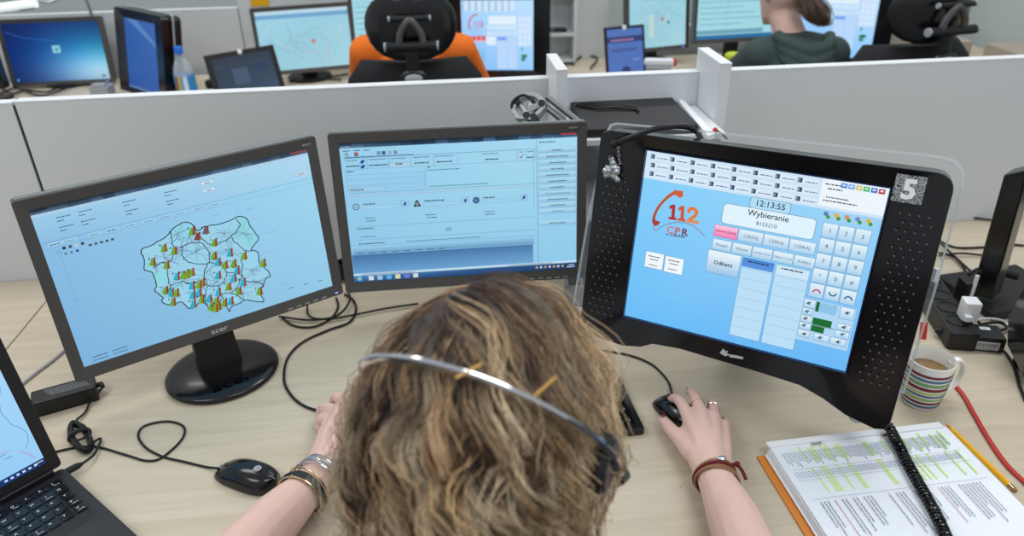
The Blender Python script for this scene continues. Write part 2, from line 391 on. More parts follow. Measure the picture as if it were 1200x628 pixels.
mb = MB(); p = [Z(793, 121, .33), Z(801, 122, .33), Z(838, 162, .33), Z(829, 165, .33)]
mb.prism([(q.x, q.y) for q in p], .3283, .340); tag(mb.build('white_strip', 'whitep', bevel=.002), 'narrow white strip lying along the right edge of the black folder', 'strip')
mb = MB(); q = Z(838, 153, .335); mb.ell(q, (.005, .005, .006)); tag(mb.build('red_pin', 'red'), 'tiny red plug tip on the shelf edge behind the touch monitor', 'plug')
cable('thin_lead', [Z(838, 152, .334), Z(846, 157, .337), Z(852, 163, .332)], .0018, 'rubber', 'thin black lead curling beside the red plug tip')
# ================================================================== screens
W1 = plane_frame((-.526, 1.1337, .2334), 35.4, 5.5)
W2 = plane_frame((-.0896, 1.2964, .2336), 5.5, 6.4)
W3 = plane_frame((.3481, .9972, .2798), -28.5, 11.8)
K = rgb(20, 24, 34)
def ca_rect(ca, W, a, b, c):      # axis-aligned rect from two opposite seen corners
    p, q = on(W, *a), on(W, *b); ca.rect(min(p[0], q[0]), min(p[1], q[1]), abs(p[0]-q[0]), abs(p[1]-q[1]), c)
def canvas1():
    w, h = .431, .269; ca = Canvas(); W = W1
    c = [rgb(122, 176, 218), rgb(146, 200, 230), rgb(160, 214, 240), rgb(140, 190, 228)]
    ca.rect(-w/2, -h/2, w, h, c)
    # dark title glass with blurred wallpaper
    n = 26
    for i in range(n):
        t = i/n; k = rng.uniform(.25, .75)
        a = rgb(int(40+70*k), int(62+80*k), int(85+90*k)); ca.rect(-w/2+w*t, h/2-.0085, w/n+.0002, .0085, [a, a, rgb(20, 30, 40), rgb(20, 30, 40)])
    ca.rect(-w/2, h/2-.0125, w, .0045, rgb(170, 205, 228)); ca.rect(-w/2+.002, h/2-.0035, .022, .002, K)
    ca.rect(w/2-.03, h/2-.005, .028, .003, rgb(150, 60, 60))
    hx = h/2-.0125
    ca.rect(-w/2, hx-.038, w, .038, [rgb(140, 190, 225), rgb(165, 210, 235), rgb(172, 214, 238), rgb(150, 200, 230)])
    for (fx, fy) in ((-.185, 0), (-.185, -.0155), (-.155, 0.001), (-.155, -.0145), (-.092, 0), (-.092, -.015), (-.03, 0), (-.03, -.0148)):
        for dy in (0, -.0055): ca.words(fx, hx-.008+fy+dy, .02 if dy == 0 else .009, .0016, rgb(35, 60, 90), int(fx*99))
    for dy in (0, -.0125): ca.rect(.028, hx-.0100+dy, .021, .0062, rgb(120, 160, 190)); ca.rect(.0285, hx-.0095+dy, .02, .0052, rgb(205, 225, 240)); ca.words(.034, hx-.008+dy, .009, .0018, K)
    ca.rect(.187, hx-.032, .021, .006, rgb(110, 150, 180)); ca.rect(.1875, hx-.0315, .02, .005, rgb(205, 225, 240)); ca.words(.19, hx-.030, .014, .0018, K)
    ca.rect(-w/2, hx-.0415, w, .0006, rgb(100, 150, 190))
    y = hx-.047
    for i, x in enumerate((-.205, -.185, -.15, -.125, -.098, -.07, -.045, -.022, .008, .035)):
        ca.rect(x-.002, y-.0018, .019, .0058, rgb(160, 205, 232)); ca.words(x, y, .014, .0018, rgb(40, 60, 90) if i in (0, 3) else rgb(95, 135, 175), i)
    ca.rect(-w/2, y-.0032, w, .0006, rgb(120, 165, 200))
    for i in range(4): ca.rect(-.19+i*.0085, y-.0105, .0045, .0045, (rgb(40, 50, 60), rgb(70, 80, 90), rgb(190, 200, 210), rgb(60, 70, 80))[i])
    for i in range(3): ca.disc(-.188+i*.008, y-.0175, .0022, (rgb(90, 130, 160), rgb(90, 130, 160), rgb(20, 80, 170))[i])
    for i in range(5): ca.rect(-.155+i*.008, y-.0155, .0045, .0035, rgb(60, 80, 100))
    ca.rect(-.196, -.02, .0012, .085, rgb(125, 175, 215)); ca.disc(-.1955, .062, .004, rgb(125, 178, 218)); ca.disc(-.1955, -.02, .004, rgb(125, 178, 218))
    def z(p): return on(W, 150+p[0]/4.189, 230+p[1]/4.189)
    out = [(62, 262), (120, 232), (180, 200), (205, 168), (250, 135), (285, 125), (318, 140), (330, 165), (350, 160), (370, 145), (420, 138), (480, 122), (530, 100), (545, 95), (578, 108), (600, 150), (632, 195), (632, 215), (610, 240), (600, 262), (635, 270), (640, 320), (665, 345), (690, 375), (690, 390), (668, 410), (660, 440), (640, 455), (655, 490), (662, 515), (610, 510), (570, 505), (545, 520), (500, 540), (497, 558), (488, 555), (470, 525), (440, 545), (410, 558), (395, 550), (375, 520), (350, 515), (320, 540), (290, 545), (265, 515), (235, 520), (205, 530), (165, 515), (165, 490), (130, 460), (135, 430), (115, 370), (80, 358), (78, 320), (70, 290)]
    O = [z(p) for p in out]; ca.tri(O, rgb(152, 208, 232))
    ca.tri([z(p) for p in [(208, 170), (285, 128), (325, 165), (300, 210), (240, 225), (215, 215)]], rgb(142, 208, 226))
    ca.tri([z(p) for p in [(545, 100), (578, 110), (628, 195), (605, 250), (545, 230), (505, 205), (540, 160)]], rgb(142, 210, 224))
    ca.tri([z(p) for p in [(110, 370), (180, 360), (200, 420), (140, 440)]], rgb(142, 214, 224))
    # inside test for random roads
    def inside(x, y):
        r = False; j = len(out)-1
        for i in range(len(out)):
            xi, yi = out[i]; xj, yj = out[j]
            if (yi > y) != (yj > y) and x < (xj-xi)*(y-yi)/(yj-yi)+xi: r = not r
            j = i
        return r
    hubs = [(330, 275), (300, 200), (120, 320), (180, 300), (270, 400), (430, 300), (500, 260), (560, 180), (430, 420), (520, 400), (600, 360), (340, 480), (440, 500), (560, 470), (200, 450), (250, 260), (470, 180), (620, 420), (240, 180), (380, 370)]
    rr_ = random.Random(3)
    for hx_, hy_ in hubs:
        for k in range(13):
            a = rr_.uniform(0, 6.28); P = [(hx_, hy_)]
            for s in range(rr_.randint(3, 6)):
                a += rr_.uniform(-.5, .5); q = (P[-1][0]+14*math.cos(a), P[-1][1]+12*math.sin(a))
                if not inside(*q): break
                P.append(q)
            if len(P) > 1: ca.line([z(p) for p in P], .0005, rr_.choice([rgb(70, 100, 130), rgb(95, 125, 150), rgb(120, 115, 155)]))
    inner = [[(205, 168), (215, 230), (225, 270), (205, 315), (160, 325), (120, 350)], [(225, 260), (262, 245), (300, 225), (355, 228), (385, 255), (395, 320), (340, 330), (290, 320), (262, 285), (262, 245)],
             [(318, 150), (345, 190), (400, 235), (450, 225), (500, 195), (540, 155), (545, 135), (525, 110)], [(498, 195), (530, 230), (570, 262), (600, 262)], [(395, 320), (372, 360), (375, 400), (390, 435), (440, 435), (470, 410), (480, 370), (455, 335), (395, 320)],
             [(480, 370), (540, 380), (580, 410), (640, 420), (660, 440)], [(550, 300), (556, 340), (555, 380)], [(195, 330), (190, 380), (205, 430), (260, 415), (310, 430), (370, 400)], [(205, 430), (205, 470), (225, 520)], [(310, 430), (330, 480), (310, 540)],
             [(390, 435), (375, 480), (378, 518)], [(440, 435), (450, 470), (500, 470), (540, 430), (555, 380)], [(455, 470), (470, 525)], [(500, 470), (560, 500)]]
    for L in inner: ca.line([z((p[0]+rr_.uniform(-4, 4), p[1]+rr_.uniform(-4, 4))) for p in smooth_path([(a, b, 0) for a, b in L], 4)], .0013, rgb(14, 24, 30))
    O = [z((p[0]+rr_.uniform(-2.5, 2.5), p[1]+rr_.uniform(-2.5, 2.5))) for p in smooth_path([(a_, b_, 0) for a_, b_ in out], 3, True)]; ca.line(O, .0016, rgb(10, 18, 20), closed=True)
    bars = [(312, 180, 'g'), (340, 205, 'r'), (380, 175, 's'), (422, 235, 'g'), (175, 262, 'g'), (225, 275, 'g'), (120, 330, 'g'), (188, 345, 'g'), (420, 300, 'g'), (498, 285, 'c'), (440, 330, 'c'), (474, 345, 'g'), (516, 338, 'g'), (566, 300, 'g'), (660, 335, 'g'), (532, 370, 'c'), (238, 400, 'c'), (270, 395, 'g'), (288, 390, 'g'), (310, 380, 'g'), (440, 395, 'c'), (516, 408, 'c'), (562, 430, 'c'), (312, 445, 'c'), (362, 430, 'g'), (490, 450, 'g'), (540, 472, 'g'), (642, 472, 'g'), (182, 468, 'g'), (210, 480, 'c'), (235, 480, 'g'), (315, 490, 'c'), (345, 480, 'c'), (440, 478, 'c'), (218, 525, 'g'), (318, 535, 'c'), (358, 512, 'g'), (395, 508, 'c'), (405, 548, 'g'), (430, 520, 'g'), (440, 545, 'g'), (470, 528, 'g'), (500, 520, 'c'), (425, 555, 'g'), (345, 440, 'g')]
    for x, y, k in bars:
        c = {'g': rgb(105, 165, 45), 'c': rgb(20, 175, 205), 'r': rgb(120, 60, 60), 's': rgb(85, 95, 115)}[k]
        ca.poly([z(p) for p in [(x-20, y+8), (x-8, y-28), (x+3, y-28), (x+2, y+9)]], c)
        ca.poly([z(p) for p in [(x+2, y+9), (x+2, y-33), (x+11, y-35), (x+12, y+6)]], rgb(150, 52, 44)); ca.poly([z(p) for p in [(x+12, y+4), (x+12, y-14), (x+20, y+3)]], rgb(110, 150, 60))
        q = z((x-21, y-24)); ca.disc(q[0], q[1], .0013, rgb(10, 20, 30), 8)
    for P in ([(515, 45), (530, 65), (530, 90)], [(560, 125), (610, 110), (650, 85)], [(640, 290), (670, 270), (705, 260)], [(110, 530), (140, 510), (165, 525)], [(385, 610), (400, 570)]):
        ca.line([z(p) for p in P], .0005, rgb(150, 140, 215))
    for p in ((405, 95), (575, 62), (675, 178), (30, 412), (215, 600), (735, 432)): q = z(p); ca.words(q[0], q[1], .014, .0012, rgb(120, 165, 205))
    for i in range(4): q = on(W, 337+i*17, 337-i*4); ca.rect(q[0], q[1], .009, .0011, K)
    for i in range(2):
        for j in range(2): ca.words(-.2+.03*i, -.126+.006*j, .022, .0016, rgb(30, 60, 90), i+j)
    return ca
def canvas2():
    w, h = .431, .269; ca = Canvas(); W = W2
    c = [rgb(140, 196, 228), rgb(140, 200, 232), rgb(166, 218, 240), rgb(150, 205, 235)]; ca.rect(-w/2, -h/2, w, h, c)
    def p(x, y): return on(W, 380+x/2.853, 130+y/2.853)
    def rc(x0, y0, x1, y1, c):
        a, b = p(x0, y0), p(x1, y1); x_, y_ = min(a[0], b[0]), min(a[1], b[1]); ca.rect(x_, y_, abs(a[0]-b[0]), abs(a[1]-b[1]), c)
    for i in range(20):
        k = rng.uniform(.1, 1); a = rgb(int(20+70*k), int(50+80*k), int(70+100*k)); ca.rect(-w/2+w*i/20, h/2-.009, w/20+.0002, .009, [a, a, rgb(10, 20, 34), rgb(10, 20, 34)])
    ca.rect(w/2-.03, h/2-.004, .028, .003, rgb(170, 60, 60)); ca.words(-w/2+.003, h/2-.0075, .018, .002, rgb(160, 180, 200))
    L = h/2-.009
    for i, x in enumerate((-.209, -.191, -.173)): ca.words(x, L-.006, .011, .002, K, i)
    for i, (x, cc) in enumerate(((-.207, rgb(140, 160, 180)), (-.190, rgb(30, 50, 90)), (-.15, rgb(120, 140, 150)), (-.141, rgb(30, 90, 150)), (-.130, rgb(150, 170, 190)), (-.120, rgb(110, 140, 170)))): ca.rect(x, L-.015, .0065, .0065, cc)
    ca.disc(-.1865, L-.0105, .003, rgb(190, 90, 50), 8)
    # form header grid
    y0 = L-.0185; ca.line([(-.21, y0), (.138, y0)], .0006, rgb(60, 85, 115)); ca.words(-.208, y0+.0007, .05, .0018, K); ca.words(-.165, y0+.0007, .08, .0018, rgb(60, 90, 120))
    y1 = y0-.021; ca.line([(-.21, y1), (.138, y1)], .0005, rgb(110, 140, 170))
    for x in (-.169, -.13, -.09, -.049, -.005, .104, .12, .138): ca.line([(x, y0), (x, y1)], .0005, rgb(80, 110, 140))
    ca.rect(-.129, y1+.001, .037, .008, rgb(120, 160, 190)); ca.rect(-.129, y1+.001, .037, .0072, rgb(170, 205, 228))
    for i, (x, ww) in enumerate(((-.207, .022), (-.166, .032), (-.126, .028), (-.086, .03), (-.046, .034), (.04, .03), (.108, .008), (.123, .012))): ca.words(x, y0-.005, ww, .0016, rgb(50, 75, 105), i)
    for i, (x, ww) in enumerate(((-.207, .026), (-.166, .034), (-.084, .026), (-.044, .028), (.045, .024), (.122, .014), (-.118, .012))): ca.words(x, y0-.016, ww, .0026, K, i+9)
    for dy in (0, -.009): ca.poly([(-.182, y0-.01+dy), (-.178, y0-.004+dy), (-.172, y0-.005+dy), (-.176, y0-.011+dy)], rgb(40, 70, 150))
    ca.rect(.107, y1+.004, .009, .009, rgb(190, 215, 235)); ca.line([(.1085, y1+.009), (.111, y1+.0055), (.115, y1+.0115)], .0016, rgb(30, 110, 140))
    y = y1-.004; ca.words(-.208, y-.0005, .014, .0022, K)
    for k in range(3): ca.rect(-.208, y-.0145-.0105*k, .14, .0085, rgb(110, 150, 185)); ca.rect(-.2075, y-.0142-.0105*k, .139, .0078, rgb(150, 203, 236))
    ca.rect(-.208, y-.0375, .07, .0075, rgb(95, 135, 170)); ca.rect(-.2075, y-.037, .069, .0066, rgb(160, 205, 232)); ca.words(-.205, y-.035, .025, .0022, K)
    ca.line([(-.066, y), (-.066, y-.038)], .0005, rgb(90, 120, 150)); ca.words(-.063, y-.005, .06, .0017, rgb(50, 80, 110)); ca.words(-.06, y-.036, .11, .0016, rgb(60, 90, 120)); ca.words(-.062, y+.0005, .006, .002, K)
    ya = y-.0405; ca.line([(-.21, ya), (.138, ya)], .0006, rgb(95, 125, 160)); ca.line([(-.21, ya-.005), (.138, ya-.005)], .0006, rgb(190, 150, 160))
    # three services
    for i, x in enumerate((-.197, -.085, .025)):
        yy = ya-.026
        if i == 0:
            ca.disc(x, yy, .0062, rgb(20, 40, 80), 18); ca.disc(x, yy, .0048, rgb(160, 205, 232), 18); ca.line([(x-.0015, yy-.002), (x-.0015, yy+.0025)], .001, K); ca.line([(x+.0015, yy-.002), (x+.0015, yy+.0025)], .001, K)
        elif i == 1:
            ca.poly([(x-.007, yy-.006), (x-.002, yy+.006), (x+.002, yy+.006), (x+.007, yy-.006)], rgb(30, 34, 44)); ca.disc(x, yy-.001, .0032, rgb(160, 190, 210)); ca.disc(x, yy-.001, .002, rgb(150, 80, 50))
        else:
            for k in range(8): a = k*PI/4; ca.line([(x, yy), (x+.0068*math.cos(a), yy+.0068*math.sin(a))], .0022, rgb(20, 50, 110))
            ca.disc(x, yy, .005, rgb(20, 50, 110)); ca.disc(x, yy, .002, rgb(150, 190, 230))
        ca.words(x+.013, yy+.003, .022 if i != 1 else .038, .0024, K, i); ca.rect(x+.012, yy-.0065, .067, .0065, rgb(115, 155, 190)); ca.rect(x+.0125, yy-.006, .066, .0056, rgb(158, 208, 236))
        ca.rect(x+.083, yy-.005, .013, .012, rgb(105, 145, 185)); ca.rect(x+.0836, yy-.0045, .0118, .011, rgb(160, 205, 232)); ca.poly([(x+.086, yy-.002), (x+.089, yy+.0045), (x+.093, yy+.003), (x+.091, yy-.003)], rgb(40, 80, 170))
        ca.words(x+.014, yy-.024, .02, .0018, rgb(60, 90, 120), i); ca.words(x+.016, yy-.0295, .018, .0018, K, i)
    yb = ya-.065; ca.line([(-.205, yb), (.135, yb)], .0006, rgb(110, 140, 170)); ca.words(-.2, yb-.005, .032, .0022, K); ca.line([(-.205, yb-.026), (.135, yb-.026)], .0006, rgb(110, 140, 170)); ca.words(-.194, yb-.021, .028, .0018, rgb(60, 90, 120))
    ca.rect(-.035, yb-.019, .011, .008, rgb(135, 175, 205))
    yc = yb-.031; ca.words(-.2, yc-.004, .05, .0022, K); ca.words(-.11, yc-.004, .14, .0018, rgb(60, 90, 130)); ca.rect(-w/2+.003, yc-.0075, .35, .0006, rgb(110, 140, 170))
    ca.rect(-w/2+.003, yc-.0235, .345, .015, [rgb(100, 150, 190), rgb(100, 150, 190), rgb(150, 205, 235), rgb(150, 205, 235)])
    for i in range(8): ca.words(-.205+i*.022, yc-.0225, .013, .0018, rgb(20, 40, 70), i)
    ca.rect(-w/2+.001, -h/2+.0165, .345, (yc-.0245)-(-h/2+.0165), [rgb(100, 158, 205), rgb(110, 165, 208), rgb(70, 118, 165), rgb(62, 110, 160)])
    ca.rect(-w/2, -h/2+.0125, w, .0045, rgb(190, 218, 235)); ca.words(-.2, -h/2+.0138, .1, .0016, rgb(60, 80, 110)); ca.words(.08, -h/2+.0138, .09, .0016, rgb(60, 80, 110))
    ca.rect(-w/2, -h/2, w, .0125, [rgb(40, 85, 140), rgb(20, 50, 90), rgb(30, 70, 120), rgb(70, 130, 180)])
    ca.disc(-.205, -h/2+.0063, .0052, rgb(70, 160, 210)); ca.disc(-.205, -h/2+.0063, .0024, rgb(225, 190, 80))
    for i, cc in enumerate((rgb(200, 220, 225), rgb(150, 190, 220), rgb(90, 170, 220), rgb(215, 215, 160), rgb(110, 120, 200), rgb(205, 215, 200))): ca.rect(-.188+i*.017, -h/2+.002, .0095, .0088, cc)
    for i in range(7): ca.rect(.135+i*.0085, -h/2+.0045, .004, .004, rgb(200, 215, 225) if i % 2 else rgb(200, 170, 90))
    ca.words(.199, -h/2+.007, .012, .0018, rgb(220, 235, 245)); ca.words(.196, -h/2+.003, .016, .0018, rgb(220, 235, 245))
    # right column of buttons
    xs = .1425; ca.line([(.140, L-.001), (.140, -h/2+.017)], .0007, rgb(85, 120, 155)); ca.words(xs+.002, L-.007, .03, .002, K)
    ca.rect(.1335, L-.135, .0008, .115, rgb(120, 160, 190))
    for i in range(13):
        yy = L-.0165-.0118*i
        if i in (11,): continue
        ca.rect(xs, yy-.0098, .071, .0098, rgb(118, 158, 190)); ca.rect(xs+.0006, yy-.0092, .0698, .009, [rgb(140, 190, 222), rgb(140, 190, 222), rgb(178, 220, 240), rgb(178, 220, 240)])
        wd = .02+.03*((i*37) % 10)/10; ca.words(xs+.036-wd/2, yy-.0063, wd, .002, rgb(35, 60, 95) if i not in (7, 10) else rgb(110, 145, 180), i)
    return ca
def handset(ca, c, pts, w): ca.line(pts, w, c)
def canvas3(simple=False):
    w, h = .3418, .2736; ca = Canvas(); W = W3
    ca.rect(-w/2, -h/2, w, h, [rgb(104, 188, 246), rgb(104, 182, 244), rgb(158, 214, 248), rgb(134, 208, 250)])
    U, V_ = -w/2, h/2                       # work from the top-left corner, metres
    def p(x, y): return (U+x, V_-y)
    def rc(x, y, ww, hh, c): ca.rect(U+x, V_-y-hh, ww, hh, c)
    def btn(x, y, ww, hh, c=None, t=None, s=.006, tc=None, bold=0):
        rc(x, y, ww, hh, rgb(95, 130, 165)); c = c or [rgb(170, 208, 236), rgb(170, 208, 236), rgb(226, 242, 250), rgb(226, 242, 250)]
        rc(x+.0005, y+.0005, ww-.001, hh-.001, c)
        if t: ca.text(t, U+x+ww/2, V_-y-hh/2-s*.35, s, tc or rgb(40, 60, 90), 'c', bold)
    # contact list strip
    rc(0, 0, w, .043, rgb(205, 228, 246))
    for r in range(3):
        for k in range(8):
            x = .006+k*.031+(.002 if r else 0); y = .0025+r*.0132
            rc(x, y, .0302, .0115, rgb(188, 216, 240)); rc(x+.0005, y+.0005, .0292, .0105, rgb(215, 234, 248)); ca.words(U+x+.011, V_-y-.0075, .017, .0020, rgb(110, 130, 165), r*9+k); rc(x+.001, y+.002, .0062, .0068, rgb(52, 66, 90)); rc(x+.001, y+.003, .0032, .0048, rgb(120, 140, 170))
    rc(.257, .001, .084, .0375, rgb(236, 244, 250)); ca.words(U+.261, V_-.008, .04, .002, K); ca.words(U+.265, V_-.014, .02, .002, K); ca.words(U+.265, V_-.026, .03, .002, rgb(60, 60, 80)); ca.words(U+.262, V_-.031, .045, .002, rgb(60, 60, 80))
    for i, cc in enumerate((rgb(90, 140, 220), rgb(120, 170, 230), rgb(210, 200, 110), rgb(70, 180, 110), rgb(80, 120, 200), rgb(190, 60, 70))): rc(.281+i*.0096, .0025, .0082, .0068, cc); rc(.283+i*.0096, .0045, .004, .002, rgb(230, 240, 250))
    # logo: handset, 112, CPR, w Lublinie
    def q(x, y): return on(W, 680+x/3.927, 140+y/3.927)
    oc = rgb(196, 84, 46)
    P = smooth_path([(q(*a)[0], q(*a)[1], 0) for a in [(466, 342), (430, 340), (385, 375), (352, 420), (340, 462), (352, 480)]], 5)
    P = [(a[0], a[1]) for a in P]; m = len(P)
    for i in range(m-1):
        t = i/(m-1); ww = .0042+.0048*(abs(2*t-1)**3); ca.line([P[i], P[i+1]], ww, rgb(int(205-40*t), int(96-30*t), int(44)))
    ca.poly([q(*a) for a in [(440, 322), (478, 345), (462, 362), (425, 338)]], rgb(205, 90, 45)); ca.poly([q(*a) for a in [(335, 462), (372, 470), (360, 486), (338, 480)]], rgb(160, 60, 40))
    P = smooth_path([(q(*a)[0], q(*a)[1], 0) for a in [(338, 478), (345, 512), (380, 490), (450, 472), (520, 488), (575, 536)]], 6); ca.line([(a[0], a[1]) for a in P], .0009, rgb(150, 60, 50))
    a, b, up = q(408, 458), q(543, 480), q(412, 388)
    ax, ay = (b[0]-a[0], b[1]-a[1]), (up[0]-a[0], up[1]-a[1]); rot = math.atan2(ax[1], ax[0])
    def lg(u, v): return (a[0]+ax[0]*u+ay[0]*v, a[1]+ax[1]*u+ay[1]*v)
    for u0, cc in ((0, rgb(176, 44, 40)), (.31, rgb(202, 84, 44))):
        ca.tri([lg(u0+x*.27, y) for x, y in ((0, 0), (1, 0), (1, .17), (.76, .17), (.76, 1), (.40, 1), (0, .84), (.06, .64), (.34, .74), (.34, .17), (0, .17))], cc)
    P = smooth_path([(*lg(.62+x*.38, y), 0) for x, y in ((.12, .68), (.25, .88), (.52, .92), (.80, .78), (.74, .54), (.42, .30), (.14, .10))], 5); ca.line([(p_[0], p_[1]) for p_ in P], .0052, rgb(220, 124, 60)); ca.line([lg(.65, .09), lg(.99, .09)], .0048, rgb(222, 140, 80))
    a2 = q(398, 520)
    for k, (ch_, cc) in enumerate((('C', rgb(206, 120, 90)), ('P', rgb(196, 90, 60)), ('R', rgb(120, 40, 60)))):
        dx = .0052+.0118*k; ca.text(ch_, a2[0]+dx*math.cos(rot), a2[1]+dx*math.sin(rot), .0160, cc, 'c', .02, 1.05, rot)
    a2 = q(395, 531); ca.text('w LUBLINIE', a2[0], a2[1], .0064, rgb(90, 40, 50), 'l', .02, .95, rot)
    # dialler
    def zz(x, y): return on(W, 820+x/2.416, 180+y/2.416)
    def zr(x0, y0, x1, y1):
        a, b = zz(x0, y0), zz(x1, y1); return min(a[0], b[0]), min(a[1], b[1]), abs(a[0]-b[0]), abs(a[1]-b[1])
    ca.rr(U+.1285, V_-.090, .132, .0315, .006, rgb(96, 130, 160)); ca.rr(U+.1292, V_-.0893, .1306, .0301, .0055, rgb(222, 242, 252))
    ca.rr(U+.165, V_-.0592, .0575, .0168, .004, rgb(96, 130, 160)); ca.rr(U+.1657, V_-.0585, .0561, .0154, .0036, rgb(176, 220, 246))
    ca.text('12:13:55', U+.1938, V_-.0545, .0125, rgb(30, 40, 60), 'c', .01)
    ca.text('Wybieranie', U+.1938, V_-.0705, .0125, rgb(30, 40, 60), 'c', .01); ca.text('8153210', U+.1938, V_-.083, .0085, rgb(40, 50, 70), 'c')
    btn(.1205, .093, .0355, .0185, [rgb(246, 120, 186), rgb(246, 120, 186), rgb(250, 200, 225), rgb(250, 200, 225)], 'NAWIĄZANE', .0052, rgb(170, 30, 60), .02)
    for i in range(3): btn(.157+.0366*i, .093, .0360, .0185, None, 'CZEKAJ', .0062)
    for i, tx in enumerate(('Przekaż', 'Wznów', 'Kolejka ACD', 'Odpow. z czek.', 'Rozłącz')): btn(.1215+.0298*i, .1150, .0290, .0170, None, tx, .0055 if i != 2 and i != 3 else .0042)
    btn(.118, .1335, .0495, .036, [rgb(150, 195, 230), rgb(150, 195, 230), rgb(236, 246, 250), rgb(236, 246, 250)], 'Odbierz', .0085, rgb(20, 30, 50), .02)
    for i, (xx, ww) in enumerate(((.170, .0458), (.2185, .0475))):
        rc(xx, .1345, ww, .126, rgb(104, 144, 180)); rc(xx+.0005, .135, ww-.001, .125, rgb(186, 222, 246))
        if i == 0: rc(xx+.0005, .135, ww-.001, .014, [rgb(90, 150, 225), rgb(90, 150, 225), rgb(70, 130, 210), rgb(70, 130, 210)])
        else: rc(xx+.0005, .135, ww-.001, .014, rgb(205, 230, 246))
        ca.words(U+xx+.008, V_-.1405, .03, .0024, rgb(30, 50, 80), i)
        for k in range(7): rc(xx+.002, .151+k*.0155, ww-.004, .0005, rgb(140, 176, 208))
    # icons + keypad
    for i, cc in enumerate((rgb(80, 130, 190), rgb(220, 180, 60), rgb(200, 140, 100), rgb(110, 140, 190), rgb(210, 180, 60))):
        rc(.2665+i*.0138, .0445, .0115, .0115, rgb(170, 205, 235)); ca.disc(U+.270+i*.0138, V_-.0485, .0033, cc); ca.disc(U+.2735+i*.0138, V_-.0525, .0028, rgb(40, 160, 70))
    kx, ky, kw, kh = .2695, .0608, .0215, .0225
    for i, ch in enumerate(('1', '2', '3', '4', '5', '6', '7', '8', '9', '*', '0', '#')):
        btn(kx+(i % 3)*kw, ky+(i//3)*kh, kw-.0012, kh-.0012, None, ch, .0088, rgb(40, 55, 80))
    for i in range(3):
        btn(kx+i*kw, ky+4*kh, kw-.0012, kh-.0012); cx, cy = U+kx+(i+.5)*kw, V_-ky-4.5*kh
        cc = (rgb(190, 40, 50), rgb(40, 100, 110), rgb(50, 80, 140))[i]; sg = -1 if i == 1 else 1
        ca.line([(cx-.005, cy-.002*sg), (cx-.003, cy+.001*sg), (cx, cy+.002*sg), (cx+.003, cy+.001*sg), (cx+.005, cy-.002*sg)], .0019, cc)
    yb = ky+5*kh+.002
    rc(kx-.004, yb, .072, .066, rgb(142, 188, 226)); rc(kx-.0035, yb+.0005, .071, .065, rgb(174, 214, 244))
    btn(kx-.003, yb+.001, .016, .0135); btn(kx+.047, yb+.001, .019, .018); btn(kx-.003, yb+.015, .014, .010)
    rc(kx+.014, yb+.002, .0045, .015, rgb(20, 100, 40)); rc(kx+.0185, yb+.002, .024, .015, rgb(140, 195, 232))
    btn(kx-.003, yb+.0265, .016, .0105); btn(kx-.003, yb+.0375, .016, .0105); rc(kx+.014, yb+.0265, .026, .0105, rgb(16, 106, 40)); rc(kx+.014, yb+.0385, .018, .0095, rgb(16, 106, 40)); rc(kx+.0145, yb+.0372, .031, .0008, rgb(60, 90, 70))
    btn(kx+.047, yb+.0265, .019, .0105); btn(kx+.047, yb+.0375, .019, .0105)
    for i in range(3): btn(kx-.003+i*.023, yb+.0495, .021 if i else .017, .011)
    for i, (xx, yy) in enumerate(((0, .007), (.053, .009), (0, .02), (0, .031), (0, .042), (.053, .031), (.053, .042), (.003, .055), (.025, .055), (.05, .055))):
        cx, cy = U+kx+.003+xx, V_-yb-yy; ca.poly([(cx-.003, cy-.001), (cx+.003, cy-.0025), (cx+.001, cy+.003)], rgb(60, 80, 90) if i % 2 else rgb(40, 110, 130)); ca.disc(cx+.003, cy+.0015, .0012, rgb(190, 70, 60) if i in (3, 7) else rgb(50, 90, 110), 7)
    # two white info plates
    for i in range(2):
        btn(.022+i*.032, .156+.001*i, .030, .0265, rgb(240, 246, 250)); ca.words(U+.027+i*.032, V_-.164, .018, .0018, K, i); ca.words(U+.030+i*.032, V_-.169, .013, .0018, K, i); ca.words(U+.029+i*.032, V_-.178, .014, .0018, rgb(90, 90, 90), i)
    return ca
# ================================================================== the three large monitors
def monitor_body(t, W, w, h, cv, bz=(.018, .018, .019, .021), brand=True):
    """w,h screen size; bezel l,r,t,b"""
    l, r, tp, bt = bz; outer = rrect(w+l+r, h+tp+bt, .005, 4, (r-l)/2, (tp-bt)/2); inner = rrect(w, h, .0005, 4)
    mb = MB(); mb.frame(outer, inner, -.018, .0045, .0005); mb.mi = 1
    bz_ = mb.build('bezel', ['greybezel', 'greyedge'], t, W, bevel=.0012)
    mb = MB(); bx = rrect(w+l+r-.004, h+tp+bt-.004, .006, 4, (r-l)/2, (tp-bt)/2); bs = rrect(w*.62, h*.6, .02, 4, 0, 0)
    mb.loft([[(x, y, z) for x, y in P_] for P_, z in ((bx, -.012), (bx, -.03), (bs, -.055))])
    mb.build('back_shell', 'black', t, W, bevel=.001)
    mb = MB(); mb.box(((r-l)/2, h/2+tp+.0004, -.008), (w+l+r-.01, .0012, .014)); mb.build('rim', 'greyedge', t, W)
    cv.build('screen', 'screen', t, W)
    for i in range(5):
        mb = MB(); mb.box((w/2-.088+i*.0165, -h/2-bt+.0052, .0048), (.009, .0012, .001)); mb.build('button', 'logo', bz_, W)
    mb = MB(); mb.box((w/2+.004, -h/2-bt+.0062, .0048), (.005, .0015, .001)); mb.build('power_light', 'led', bz_, W)
    return bz_
def text_part(txt, size, W, parent, m, name='lettering', bold=0, sx=1, z=.0049, al='c', x=0, y=0, c=None, emb=None):
    V, F = text_mesh(txt, bold); xs = [v[0] for v in V]; ww = (max(xs)+min(xs))*size*sx
    mb = MB(); ox = -ww/2 if al == 'c' else 0; mb.add([(x+v[0]*size*sx+ox, y+v[1]*size, z) for v in V], F); return mb.build(name, m, parent, W)
b1 = Z(262, 437, 0)
